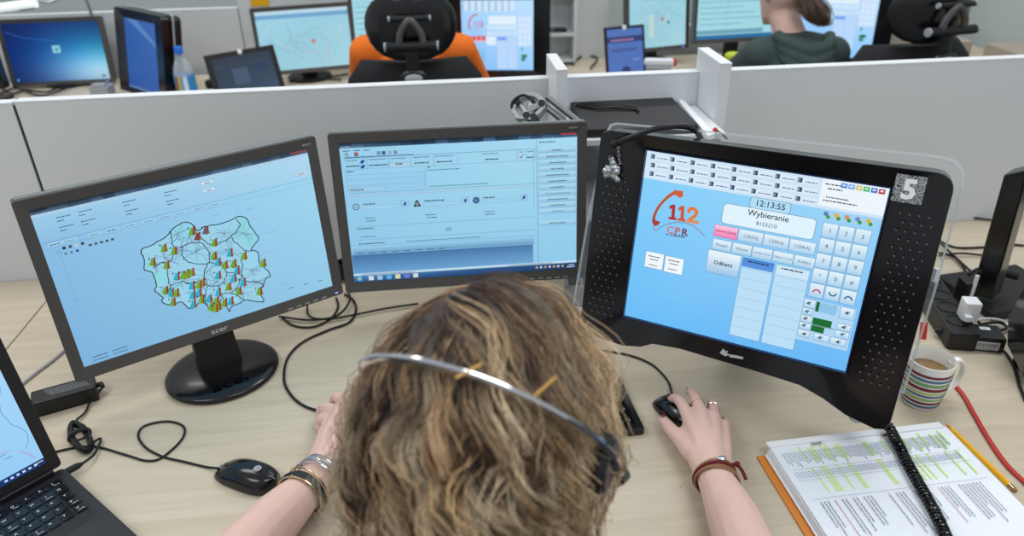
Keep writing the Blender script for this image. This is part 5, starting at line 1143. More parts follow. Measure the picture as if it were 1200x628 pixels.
tag(mb.build('plastic_bag', 'bag'), 'crumpled clear plastic bag on the desk behind the left fin', 'bag')
V3 = Vector
def CH(h, rz, k):   # headrest centre at h, chair on the floor
    o = V3((h.x, h.y, 0))-Matrix.Rotation(rz, 3, 'Z') @ V3((0, -.29*k, 0)); kz = (h.z+.74)/1.17
    return Matrix.Translation((o.x, o.y, -.74)) @ Matrix.Rotation(rz, 4, 'Z') @ Matrix.Diagonal((k, k, kz, 1))
# ================================================================== chairs
def make_chair(name, label, W, head=True, s=1.0, note=True):
    """W: origin under the seat on the floor, local -y is the back of the chair"""
    t = thing(name, label, 'chair', W=W)
    mb = MB(); mb.prism(rrect(.46, .44, .08, 6, 0, .03), .44, .50); mb.build('seat', 'mesh', t, W, bevel=.02)
    mb = MB()
    prof = []
    n = 22
    for i in range(9):
        z = .60+i*.0572; ww = .238+.012*math.sin(i/8*PI)-(.055 if i == 8 else .010 if i == 7 else 0); y = -.23-.03*math.cos((i-3)*.4)
        prof.append([Vector((ww*math.cos(2*PI*k/n)*(1 if abs(math.cos(2*PI*k/n)) > .9 else 1.0), y-.05*abs(math.cos(2*PI*k/n))**2*-1+.022*math.sin(2*PI*k/n), z)) for k in range(n)])
    mb.loft(prof); mb.build('backrest', 'mesh', t, W, angle=70)
    mb = MB(); mb.tube([(0, -.27, .52), (0, -.31, .70), (0, -.30, .90)], .022, 10, flat=(1.6, .7)); mb.build('back_bar', 'black', t, W)
    mb = MB(); mb.ell((0, -.338, 1.03), (.030, .006, .014)); mb.build('oval_badge', 'greyp', t, W); mb = MB(); mb.ell((0, -.330, 1.03), (.047, .009, .026)); mb.build('badge_recess', 'satin', t, W)
    if head:
        Lh = Matrix.Rotation(R(-6), 3, 'X')
        mb = MB(); rg = []
        for i in range(13):
            a = -PI/2+PI*i/12; rz_ = .10*math.sin(a); rx_ = .155*max(.02, math.cos(a))**.62
            rg.append([Vector((rx_*math.cos(2*PI*k/24), -.235-.03+.055*(rx_*math.cos(2*PI*k/24)/.155)**2+.028*math.cos(a)**.5*math.sin(2*PI*k/24), 1.17+rz_)) for k in range(24)])
        mb.loft(rg); mb.build('headrest', 'satin', t, W, angle=70)
        mb = MB(); mb.tube([(0, -.30, .92), (0, -.315, 1.02), (0, -.315, 1.12)], .02, 10, flat=(1.1, .6)); mb.build('headrest_stem', 'black', t, W)
        for z, y, hw, r_ in ((1.125, -.325, .082, .015), (1.205, -.318, .062, .009)):
            mb = MB(); mb.bar((-hw, y, z), (hw, y, z), r_, 14); cr = mb.build('cross_bar', 'black', t, W)
            for sx in (-1, 1): mb = MB(); mb.bar((sx*hw, y, z), (sx*(hw+.007), y, z), r_*.95, 14); mb.build('end_cap', 'greyp', cr, W)
        mb = MB(); mb.tube(smooth_path([(-.042, -.325, 1.125), (-.03, -.327, 1.17), (0, -.328, 1.20), (.03, -.327, 1.17), (.042, -.325, 1.125)], 5), .011, 8); mb.build('bracket', 'greybezel', t, W)
        if note: mb = MB(); mb.box((.06, -.3, 1.15), (.035, .004, .014)); mb.build('yellow_tag', 'yellow', t, W)
    for sx in (-1, 1):
        mb = MB(); mb.tube(smooth_path([(sx*.22, .0, .46), (sx*.27, -.02, .56), (sx*.27, -.04, .67)], 5), .014, 8); mb.box((sx*.27, .0, .68), (.06, .22, .022)); mb.build('armrest', 'black', t, W, bevel=.004)
    mb = MB(); mb.lathe([(.028, .10), (.028, .28), (.018, .28), (.018, .44)], 16); mb.build('column', 'black', t, W)
    for k in range(5):
        a = k*2*PI/5+.3; mb = MB(); mb.tube([(0, 0, .12), (.16*math.cos(a), .16*math.sin(a), .10), (.28*math.cos(a), .28*math.sin(a), .065)], [.03, .024, .016], 8); lg = mb.build('leg', 'black', t, W)
        mb = MB(); L = Matrix.Rotation(a+1.2, 4, 'Z') @ Matrix.Rotation(PI/2, 4, 'X'); mb.T = Matrix.Translation((.28*math.cos(a), .28*math.sin(a), .029)) @ L; mb.lathe([(0, -.02), (.026, -.02), (.029, 0), (.026, .02), (0, .02)], 14); mb.build('caster', 'black', lg, W)
    return t
h1 = Yp(481, 34, 2.24); k_ = .84; Rz = Matrix.Rotation(R(5), 4, 'Z')
make_chair('office_chair', 'black high-back office chair with headrest in front of the orange shirt', Matrix.Translation(V3(h1)-Rz @ V3((0, -.29*k_, 0))-V3((0, 0, h1.z-(h1.z-1.17*k_)))) @ Rz @ Matrix.Scale(k_, 4) if 0 else CH(h1, R(5), .88), note=False)
make_chair('office_chair', 'empty black office chair with tilted headrest at upper right', CH(Yp(1110, 17, 2.40), R(14), 1.0))
# ================================================================== people
V3 = Vector
# ---- key points of the operator
Hc = V3((-.022, .505, .395)); HR = Matrix.Rotation(R(-24), 3, 'Z') @ Matrix.Rotation(R(-8), 3, 'X')
HW = Matrix.Translation(Hc) @ HR.to_4x4()
def hl(x, y, z): return HW @ V3((x, y, z))
pelvis = V3((-.02, .20, -.20)); chest = V3((-.012, .34, .10)); neckb = V3((-.012, .40, .225)); 
shR, shL = V3((.165, .40, .185)), V3((-.185, .40, .185))
elR, elL = V3((.285, .565, .042)), V3((-.365, .60, .042))
wrR, wrL = Z(836, 556, .036), Z(372, 560, .040)
def hand_right(ch):
    z = Z
    wr = wrR
    # palm: from wrist to knuckles
    k = [z(806, 487, .050), z(822, 484, .054), z(836, 489, .050), z(848, 499, .040)]      # index..little knuckles
    pm = [wr.lerp(k[i], .5)+V3((0, 0, .004)) for i in range(4)]
    pm[3] += V3((.004, -.004, -.004))
    for i in range(4): ch.append(([wr+(k[i]-k[1])*.35+V3((0, 0, -.002)), pm[i], k[i]], [.019, .0145, .0108 if i < 3 else .0100]))
    ch.append(([wr+V3((.0, .008, .002)), z(826, 512, .040), z(822, 494, .044)], [.024, .023, .014]))
    ch.append(([wr+V3((-.008, .006, .0)), z(812, 520, .034), z(808, 500, .040)], [.019, .018, .012]))
    tips = [z(787, 467, .037), z(808, 460, .024), z(834, 474, .016), z(845, 495, .010)]
    mids = [z(798, 472, .052), z(815, 467, .052), z(836, 476, .040), z(850, 495, .032)]
    m2 = [z(792, 467, .046), z(810, 460, .038), z(834, 472, .026), z(849, 492, .019)]
    rs = [(.0102, .0090, .0080, .0068), (.0102, .0090, .0080, .0068), (.0098, .0086, .0076, .0066), (.0088, .0075, .0068, .006)]
    for i in range(4): ch.append(([k[i], mids[i], m2[i], tips[i]], rs[i]))
    # thumb leaves the side of the palm near its base
    ch.append(([z(812, 530, .032), z(798, 515, .030), z(786, 503, .026), z(777, 492, .022)], [.0175, .0130, .0105, .0085]))
    return k, mids, m2, tips
def hand_left(ch):
    z = Z; wr = wrL
    k = [z(420, 476, .048), z(408, 478, .050), z(396, 484, .046), z(386, 494, .036)]       # index..little, thumb side to the right
    ch.append(([wr+V3((0, .006, 0)), z(392, 522, .044), z(402, 492, .046)], [.023, .022, .014]))
    for i in range(4): ch.append(([wr+(k[i]-k[1])*.35, wr.lerp(k[i], .55)+V3((0, 0, .003)), k[i]], [.019, .0150, .0110]))
    tips = [z(424, 476, .012), z(402, 487, .012), z(390, 497, .012), z(384, 508, .012)]
    mids = [z(420, 458, .038), z(396, 466, .036), z(380, 478, .030), z(376, 492, .024)]
    m2 = [z(424, 462, .020), z(392, 472, .018), z(377, 486, .016), z(374, 500, .014)]
    for i in range(4): ch.append(([k[i], mids[i], m2[i], tips[i]], (.0104, .0096, .0085, .0075)))
    ch.append(([z(408, 520, .034), z(428, 505, .028), z(440, 488, .022), z(446, 476, .018)], [.0165, .0125, .0105, .0088]))
    return k, mids, m2, tips
op = thing('person', 'seated person seen from behind and above, wavy blond hair, both hands on the desk', 'person', (pelvis.x, pelvis.y, -.74))
ch = []
kR = hand_right(ch); kL = hand_left(ch)
fR = elR.lerp(wrR, .55)+V3((.004, 0, .006)); fL = elL.lerp(wrL, .55)+V3((-.004, 0, .006))
ch.append(([shR, shR.lerp(elR, .5)+V3((.012, -.01, 0)), elR, elR.lerp(wrR, .28)+V3((.003, 0, .006)), fR, wrR], [.052, .043, .038, .041, .036, .0255]))
ch.append(([shL, shL.lerp(elL, .5)+V3((-.012, -.01, 0)), elL, elL.lerp(wrL, .28)+V3((-.003, 0, .006)), fL, wrL], [.052, .043, .038, .041, .036, .0255]))
ch.append(([pelvis, V3((-.02, .26, -.06)), chest, V3((-.012, .385, .17))], [.125, .108, .120, .085]))
ch.append(([shL+V3((.03, 0, 0)), V3((-.012, .385, .185)), shR+V3((-.03, 0, 0))], [.055, .07, .055]))
ch.append(([V3((-.012, .39, .20)), V3((-.014, .43, .27)), V3((-.016, .475, .335))], [.062, .052, .054]))
hipR, hipL = pelvis+V3((.09, .04, -.05)), pelvis+V3((-.09, .04, -.05))
for h_, s in ((hipR, 1), (hipL, -1)):
    kn = V3((h_.x+.05*s, .64, -.19)); an = V3((h_.x+.05*s, .62, -.66)); ch.append(([h_, h_.lerp(kn, .5), kn, kn.lerp(an, .4)+V3((0, -.02, 0)), an], [.088, .075, .056, .054, .036]))
    ch.append(([an, an+V3((.01*s, .07, -.035)), an+V3((.015*s, .15, -.05))], [.036, .032, .026]))
def headshape(mb):
    # cranium + face mask as lofted rings in head space (y forward)
    rg = []
    prof = [(-.118, .028, .030, .062), (-.108, .040, .040, .050), (-.092, .052, .054, .034), (-.07, .061, .070, .018), (-.045, .067, .083, .006), (-.015, .071, .090, .001), (.015, .074, .094, 0), (.045, .072, .093, -.001), (.072, .062, .082, -.001), (.093, .046, .060, -.001), (.106, .026, .034, -.001), (.110, .010, .014, -.001)]
    for z, rx, ry, cy in prof: rg.append([hl(rx*math.cos(2*PI*k/32), cy+ry*math.sin(2*PI*k/32), z) for k in range(32)])
    mb.loft(rg)
    mb.T = HW
    mb.tube([(0, .086, .018), (0, .098, -.004), (0, .108, -.026), (0, .100, -.036)], [.006, .008, .011, .008], 10)       # nose
    for s in (-1, 1): mb.ell((s*.009, .098, -.034), (.007, .008, .006)); mb.ell((s*.072, -.004, -.012), (.007, .018, .029)); mb.ell((s*.032, .082, .024), (.020, .008, .006)); mb.ell((s*.036, .076, -.028), (.022, .014, .018))
    mb.ell((0, .089, -.060), (.022, .010, .0055)); mb.ell((0, .087, -.069), (.018, .010, .0062)); mb.ell((0, .082, -.098), (.020, .014, .014))
    mb.T = Matrix.Identity(4)
body = capsules(ch, 'body', 'skin', op, voxel=.0028, smooth=4, extra=headshape)
for s in (-1, 1):
    mb = MB(); mb.T = HW; mb.ell((s*.031, .0800, .010), (.0115, .0105, .0080)); ey = mb.build('eye', 'ceramic', op, Matrix.Identity(4))
    mb = MB(); mb.T = HW; mb.ell((s*.031, .0890, .0085), (.0050, .0022, .0050)); mb.build('iris', 'jeans', ey, Matrix.Identity(4))
    mb = MB(); mb.T = HW; mb.tube(smooth_path([(s*.016, .096, .027), (s*.032, .0945, .032), (s*.048, .083, .027)], 5), .0022, 6); mb.build('eyebrow', 'cordtan', op, Matrix.Identity(4))
mb = MB(); mb.T = HW; mb.ell((0, .0955, -.0605), (.019, .0042, .0034)); mb.ell((0, .0945, -.0680), (.015, .0042, .004)); mb.build('lips', 'lips', op, Matrix.Identity(4))
for tip, prev, kk in ((kR[3][1], kR[2][1], 0), (Z(776.5, 489, .0285), Z(783, 499, .031), 1), (kR[3][0], kR[2][0], 2)):
    dd_ = (tip-prev).normalized(); up2 = V3((0, 0, 1)) if kk else V3((0, -.3, 1)); sd = dd_.cross(up2).normalized(); nn = sd.cross(dd_).normalized()
    L = Matrix((sd, dd_, nn)).transposed(); mb = MB(); c_ = (tip+dd_*.0035+nn*(.0058 if kk != 1 else .0045)); mb.ell(c_, (.0058, .0080, .0022), L); mb.build('fingernail', 'nail', op, Matrix.Identity(4))
# clothes
tc_ = [([pelvis+V3((0, 0, -.03)), V3((-.02, .26, -.06)), chest, V3((-.012, .385, .17))], [.138, .120, .132, .096]), ([shL+V3((.03, 0, 0)), V3((-.012, .385, .185)), shR+V3((-.03, 0, 0))], [.066, .08, .066]),
       ([shR, shR.lerp(elR, .45)+V3((.012, -.01, 0))], [.064, .056]), ([shL, shL.lerp(elL, .45)+V3((-.012, -.01, 0))], [.064, .056])]
capsules(tc_, 'shirt', 'shirt', op, voxel=.006, smooth=4)
pc = []
for h_, s in ((hipR, 1), (hipL, -1)):
    kn = V3((h_.x+.05*s, .64, -.19)); an = V3((h_.x+.05*s, .62, -.63)); pc.append(([h_, h_.lerp(kn, .5), kn, kn.lerp(an, .4)+V3((0, -.02, 0)), an], [.100, .086, .066, .064, .050]))
    mb = MB(); mb.ell(an+V3((.012*s, .07, -.075)), (.045, .13, .034)); mb.build('shoe', 'leather', op, Matrix.Identity(4))
pc.append(([pelvis+V3((-.05, 0, -.05)), pelvis+V3((.05, 0, -.05))], [.130, .130])); capsules(pc, 'trousers', 'jeans', op, voxel=.007, smooth=4)
# her chair, hidden below the frame
make_chair('office_chair', 'black office chair carrying the seated operator below the frame', Matrix.Translation((-.02, .19, -.80)), head=False)
# ---- hair
def srgb_l(c): return np.array(rgb(*c))
def strands(name, guides, per, rad, seed, parent, W, spread=.010, sides=3):
    """guides: list of (points ndarray Nx3, colour root, colour tip)"""
    r = np.random.default_rng(seed); Vs = []; Fs = []; Cs = []; base = 0
    for P, c0, c1, sp in guides:
        n = len(P); t = np.linspace(0, 1, n)
        T = np.gradient(P, axis=0); T /= np.linalg.norm(T, axis=1, keepdims=True)+1e-9
        ref = np.array([.3, .2, .9]); A = np.cross(T, ref); A /= np.linalg.norm(A, axis=1, keepdims=True)+1e-9; B = np.cross(T, A)
        gj_ = r.uniform(.62, 1.3)
        for s in range(per):
            a, b = r.normal(0, 1, 2)*.55; prof = sp*(.55+.45*np.sin(np.pi*np.clip(t*1.05, 0, 1)))*(1+.35*t)
            tw = r.normal(0, .5)+t*r.normal(0, 1.2); o = A*((a*np.cos(tw)-b*np.sin(tw))*prof)[:, None]+B*((a*np.sin(tw)+b*np.cos(tw))*prof)[:, None]
            fr = r.normal(0, .0011)*np.sin(t*r.uniform(8, 22)+r.uniform(0, 6)); Q = P+o+A*fr[:, None]
            m = n if r.random() < .8 else int(n*r.uniform(.7, 1)); m = max(m, 4); Q = Q[:m]; AA, BB = A[:m], B[:m]
            rr = rad*r.uniform(.7, 1.25)*np.sqrt(np.clip(1-np.linspace(0, 1, m)**3, .05, 1))
            ang = np.arange(sides)*2*np.pi/sides
            ring = Q[:, None, :]+rr[:, None, None]*(AA[:, None, :]*np.cos(ang)[None, :, None]+BB[:, None, :]*np.sin(ang)[None, :, None])
            Vs.append(ring.reshape(-1, 3)); idx = np.arange((m-1)*sides).reshape(m-1, sides); nx = np.roll(idx, -1, axis=1)
            Fs.append(np.stack([idx, nx, nx+sides, idx+sides], -1).reshape(-1, 4)+base); base += m*sides
            gj = gj_; j = gj*r.uniform(.78, 1.2); cc = (c0[None]*(1-t[:m, None])+c1[None]*t[:m, None])*j; Cs.append(np.repeat(cc, sides, axis=0))
    V = np.concatenate(Vs); F = np.concatenate(Fs); C = np.concatenate(Cs)
    me = bpy.data.meshes.new(name); me.vertices.add(len(V)); me.vertices.foreach_set('co', V.astype(np.float32).ravel()); me.loops.add(F.size); me.loops.foreach_set('vertex_index', F.astype(np.int32).ravel())
    me.polygons.add(len(F)); me.polygons.foreach_set('loop_start', np.arange(0, F.size, 4, dtype=np.int32)); me.polygons.foreach_set('use_smooth', np.ones(len(F), bool)); me.update()
    ca = me.color_attributes.new('Col', 'FLOAT_COLOR', 'POINT'); ca.data.foreach_set('color', np.concatenate([C, np.ones((len(C), 1))], 1).astype(np.float32).ravel())
    me.materials.append(M['hair']); return link(name, me, parent, W)
BL = [srgb_l(c) for c in ((246, 226, 192), (230, 202, 160), (206, 170, 122), (172, 130, 86), (126, 90, 60), (88, 62, 44))]
DK = [srgb_l(c) for c in ((54, 43, 38), (72, 55, 44), (42, 34, 30), (86, 64, 48))]
hg = random.Random(21)
guides = []
ER = np.array([.081, .101, .115]); Rn = np.array(HR); Hn = np.array(Hc)
down_l = Rn.T @ np.array([0, 0, -1.])
part_x = -.030
def grow(dirv, L, wav, lift, seed, k=0):
    """walk over the scalp away from the parting, then fall freely; head space"""
    p = dirv/np.linalg.norm(dirv/ER); out = []; step = .0075; s = 0; r = random.Random(seed); ph = r.uniform(0, 6.28); q0 = p/ER*2.6; ph = 5.5*noise.noise(Vector((q0[0], q0[1], q0[2])))+r.gauss(0, .35); wl = .062+.02*noise.noise(Vector((q0[1], q0[2]+7, q0[0])))+r.gauss(0, .003); wl2 = .15+.04*noise.noise(Vector((q0[2], q0[0], 9)))
    vel = None; side = 1 if p[0] > part_x+.005*math.sin(p[1]*60) else -1; front = p[1] > -.035; outw = 0.; jit = np.array([r.gauss(0, .10), r.gauss(0, .10), 0])
    while s < L:
        q = p/ER; nrm = (q/ER); nrm /= np.linalg.norm(nrm)
        want = down_l*1.1+np.array([side*1.25*max(0, 1-abs(p[0]-part_x)/.13) if front else side*.22, -.55 if front else -.5, 0])+jit
        want /= np.linalg.norm(want)
        on_head = p[2] > -.045
        if on_head: v = want-nrm*np.dot(want, nrm)
        else: v = down_l+nrm*(.02 if nrm[0] > 0 else -.02)*max(0, 1-(-.045-p[2])/.12)+jit*.35
        v = v/(np.linalg.norm(v)+1e-9); vel = v if vel is None else vel*.6+v*.4; vel /= np.linalg.norm(vel)
        hz = np.clip((.075-p[2])/.12, 0, 1)
        off = .003+lift*(.35+.65*hz)*min(1, s/.07)
        lat = np.cross(nrm, vel); lat /= np.linalg.norm(lat)+1e-9
        amp = wav*min(1, s/.07)*(.55+.6*hz); w1 = math.sin(s/wl*2*PI+ph)+.5*math.sin(s/wl2*2*PI+ph*2); w2 = math.cos(s/wl*2*PI+ph*1.3)
        out.append(p+nrm*(off+amp*.6*w2+amp*.4)+lat*amp*w1)
        p = p+vel*step
        if on_head: q = p/ER; p = p/np.linalg.norm(q)
        s += step
    P = np.array(out); P[:, 0] = np.where(P[:, 0] > .02, .02+(P[:, 0]-.02)*.86, P[:, 0]); return P @ Rn.T + Hn
N = 900
for i in range(N):
    z = 1-1.32*(i+.5)/N; a = i*2.39996; d = np.array([math.sqrt(max(0, 1-z*z))*math.cos(a), math.sqrt(max(0, 1-z*z))*math.sin(a), z])*ER
    if d[1] > .062 and d[2] < .055: continue      # keep the face free
    if d[2] < -.01 and d[1] > .038: continue
    back = d[1] < -.03
    L = hg.uniform(.18, .30) if d[2] > 0 else hg.uniform(.13, .24)
    right = d[0] > -.02; x = hg.random()
    zone = noise.noise(Vector((d[0]*28, d[1]*28, d[2]*28+3)))
    if right and not back: c0 = BL[hg.choice((2, 3, 4, 5, 5))] if zone > -.15 else BL[5]; c1 = BL[hg.choice((0, 0, 0, 1, 1, 2))]
    elif d[0] > .035: c0 = (DK+BL[3:6])[hg.randrange(7)]; c1 = BL[hg.choice((0, 1, 2, 2, 3))]
    elif zone > .22: c0 = BL[hg.choice((3, 4, 4))]; c1 = BL[hg.choice((0, 1, 1, 2))]
    elif zone < -.08: c0 = DK[hg.randrange(3)]; c1 = (DK+BL[4:6])[hg.randrange(6)]
    else: c0 = DK[hg.randrange(4)]; c1 = BL[hg.choice((2, 3, 4, 4, 5, 5))]
    near = abs(d[0]-part_x) < .020 and d[1] > -.07
    if near and hg.random() < .8: c0 = DK[hg.randrange(4)]
    if near and abs(d[0]-part_x) < .0020 and d[1] > -.02: continue
    guides.append((grow(d, L, hg.uniform(.006, .011), abs(hg.gauss(.008, .011)) if d[0] < .03 else hg.uniform(.0, .009), i), c0, c1, hg.uniform(.0035, .0075)))
hair = strands('hair', guides, 22, .00042, 5, op, Matrix.Identity(4))
g2 = []
for i in range(330):      # loose bright surface locks and flyaways
    a = hg.uniform(0, 2*PI); z = hg.uniform(-.1, .93); d = np.array([math.sqrt(1-z*z)*math.cos(a), math.sqrt(1-z*z)*math.sin(a), z])*ER
    if d[1] > .062 and d[2] < .055: continue
    fly = hg.random() < .35
    g2.append((grow(d, hg.uniform(.14, .29), hg.uniform(.008, .014), (hg.uniform(.014, .028) if not fly else hg.uniform(.024, .042))*(.6 if d[0] > .02 else 1), 900+i), BL[hg.choice((2, 3, 4))], BL[hg.choice((0, 0, 1, 2))], hg.uniform(.003, .006) if not fly else .010))
for i in range(46):      # pale front locks on the right of the parting
    d = np.array([hg.uniform(-.012, .062), hg.uniform(.0, .085), 0]); zz = 1-(d[0]/ER[0])**2-(d[1]/ER[1])**2
    if zz < .03: continue
    d[2] = math.sqrt(zz)*ER[2]; g2.append((grow(d, hg.uniform(.12, .22), hg.uniform(.007, .012), hg.uniform(.010, .022), 3000+i), BL[hg.choice((1, 2))]*.9, BL[0], hg.uniform(.003, .005)))
strands('loose_locks', g2, 9, .00038, 6, op, Matrix.Identity(4))
# under-layer so that no scalp or neck shines through
mb = MB(); mb.T = HW
rg = []
for z, k_, dy in ((.1155, .12, 0), (.1085, .42, 0), (.088, .745, 0), (.058, .94, 0), (.02, 1.03, -.002), (-.02, 1.05, -.010), (-.06, 1.02, -.022), (-.10, .95, -.03), (-.15, .9, -.035), (-.20, .8, -.035)):
    ring = []
    for j in range(40):
        a = 2*PI*j/40; x = ER[0]*k_*math.cos(a); y = ER[1]*k_*math.sin(a)+dy
        if z < .06: y = min(y, .045 if z > 0 else .01)
        ring.append((x, y, z+.002))
    rg.append(ring)
mb.loft(rg); mb.build('hair_underlayer', mat('dark_under_hair', rgb(70, 58, 52), rough=.7, noise_amt=.5, noise_scale=60, bump=1, bscale=150, stretch=(1, 1, .15)), op, Matrix.Identity(4), angle=80)
# hair grips
for k_, (x, y) in enumerate(((549, 435), (639, 453))):
    d = ray(x, y); c_ = Hc; b_q = 2*d.dot(CAM-c_); r_ = .138; disc = b_q*b_q-4*d.dot(d)*((CAM-c_).length_squared-r_*r_); tt = (-b_q-math.sqrt(max(disc, 0)))/(2*d.dot(d)); p = CAM+d*tt
    dr_ = (cR*.9+cU*(.5+.3*k_)).normalized(); mb = MB(); mb.tube([p-dr_*.010, p+dr_*.010], .0013, 8, flat=(1, .6)); tag(mb.build('hair_grip', 'grip'), ('golden hair grip just below the headband, left of centre', 'golden hair grip near the right part of the headband')[k_], 'hair grip')
# ---- headset
hs_ = thing('headset', 'silver wire headset band with black ear cushions over the wavy blond hair', 'headset', Hc)
tb = R(42); hp = []
for i in range(41):
    a = R(-97+194*i/40); rr_x = .110 if a > 0 else .112; rr_z = .142; hp.append(hl(rr_x*math.sin(a), -rr_z*math.cos(a)*math.sin(tb)+.006, rr_z*math.cos(a)*math.cos(tb)-.012))
mb = MB(); mb.tube(hp, .0040, 12, flat=(1.5, .8)); mb.build('headband', 'chrome', hs_, Matrix.Identity(4))
for s in (-1, 1):
    mb = MB(); p = hl(s*(.100 if s > 0 else .108), .004, (-.016 if s > 0 else -.030)); L = (HR @ Matrix.Rotation(R(90), 3, 'Y')); mb.T = Matrix.Translation(p) @ L.to_4x4(); mb.lathe([(0, -.010), (.020, -.010), (.025, -.004), (.025, .005), (.021, .010), (0, .010)], 24); ec = mb.build('ear_cup', 'black', hs_, Matrix.Identity(4))
    mb = MB(); mb.T = Matrix.Translation(p-(HR @ V3((s*.010, 0, 0)))) @ L.to_4x4(); mb.torus((0, 0, 0), .021, .008, 24, 8); mb.build('ear_cushion', 'rubber', ec, Matrix.Identity(4))
    mb = MB(); mb.tube([hp[-3 if s > 0 else 2], hp[-1 if s > 0 else 0], p], [.005, .0055, .006], 8); mb.build('slider', 'black', hs_, Matrix.Identity(4))
mb = MB(); mb.tube(smooth_path([hl(.118, .012, -.035), hl(.112, .06, -.06), hl(.085, .10, -.075), hl(.05, .118, -.072)], 6), .0022, 7); mb.ell(hl(.046, .118, -.072), (.007, .007, .006)); mb.build('microphone_boom', 'black', hs_, Matrix.Identity(4))
# ---- bracelets, rings
def wrist_ring(c, ax, R0, r, m, ex=1, ey=.85, name='bracelet', parent=None, flat=None, k=28):
    ax = ax.normalized(); s = ax.cross(V3((0, 0, 1))).normalized(); u = s.cross(ax); mb = MB()
    mb.tube([c+s*(R0*ex*math.cos(2*PI*i/k))+u*(R0*ey*math.sin(2*PI*i/k)) for i in range(k)], r, 8, closed=True, flat=flat); return mb.build(name, m, parent, Matrix.Identity(4))
aL = (wrL-fL).normalized(); aR = (wrR-fR).normalized()
for i in range(6):
    c_ = wrL+aL*(.012-.0042*i+.004)+V3((0, 0, .001)); tilt = V3((hg.uniform(-.15, .15), hg.uniform(-.1, .1), hg.uniform(-.12, .12)))
    o = wrist_ring(c_, aL+tilt, .0300+.0006*i, .0012, 'chrome' if i % 2 else 'silver', ey=.92)
    tag(o, 'thin silver bangle on the left wrist, one of a stack', 'bangle', 'silver bangles on the left wrist')
c_ = wrL-aL*.030; t = thing('cuff_bracelet', 'wide black leather cuff with metal edges on the left wrist', 'bracelet', c_)
wrist_ring(c_, aL, .0335, .0085, 'leather', ey=.92, name='leather_band', parent=t, flat=(.22, 1))
for k_ in (-.010, .010): wrist_ring(c_+aL*k_+V3((0, 0, .0)), aL+V3((.25*k_/.01*.3, 0, 0)), .0345, .0015, 'gold', ey=.92, name='metal_edge', parent=t)
for k_, (off, m_, r_, lb) in enumerate(((.012, 'cordbeige', .0016, 'thin beige braided bracelet nearest the right hand'), (.003, 'cordred', .0027, 'dark red cord bracelet with a knot on the right wrist'), (-.005, 'cordtan', .0016, 'tan leather cord bracelet next to the red one on the right wrist'), (-.0095, 'cordtan', .0014, 'lowest brown cord bracelet on the right wrist'))):
    c_ = wrR-aR*(.008-off); tag(wrist_ring(c_, aR+V3((.12*(k_-1), 0, .05)), .0290+.0006*k_, r_, m_, ey=.93), lb, 'bracelet')
s_ = aR.cross(V3((0, 0, 1))).normalized()
c_ = wrR+aR*.003+s_*.010+V3((0, 0, .0275)); mb = MB(); mb.ell(c_, (.0065, .0045, .002)); tag(mb.build('bracelet_charm', 'chrome'), 'small oval silver charm on the beige bracelet', 'charm')
c_ = wrR+s_*.030+V3((0, 0, .010)); mb = MB(); mb.tube(smooth_path([c_+V3((-.004, .004, .004)), c_+V3((.004, .0, .004)), c_+V3((.010, -.006, -.002)), c_+V3((.012, -.016, -.006))], 5), [.0026]*15+[.003], 7); mb.ell(c_+V3((.003, .002, .006)), (.004, .004, .004)); tag(mb.build('cord_knot', 'cordred'), 'dark red knotted cord end hanging from the right wrist', 'cord end')
c_ = wrR-s_*.028; mb = MB(); mb.tube(smooth_path([c_+V3((0, 0, 0)), c_+V3((-.010, -.002, -.006)), c_+V3((-.02, -.006, -.018))], 5), .0009, 6); mb.ell(c_+V3((0, 0, .002)), (.004, .004, .004)); tag(mb.build('cord_end', 'cordbeige'), 'pale loose thread end at the left side of the right wrist', 'cord end')
for i, (a_, b_2) in enumerate(((kR[0][1], kR[1][1]), (kR[0][2], kR[1][2]))):
    c_ = a_.lerp(b_2, .6 if i == 0 else .8); o = wrist_ring(c_, b_2-a_, .0098, .0009, 'gold' if i == 0 else 'chrome', ey=1, name='ring', k=20); tag(o, ('thin gold ring on the middle finger of the right hand', 'silver ring on the ring finger of the right hand')[i], 'ring')
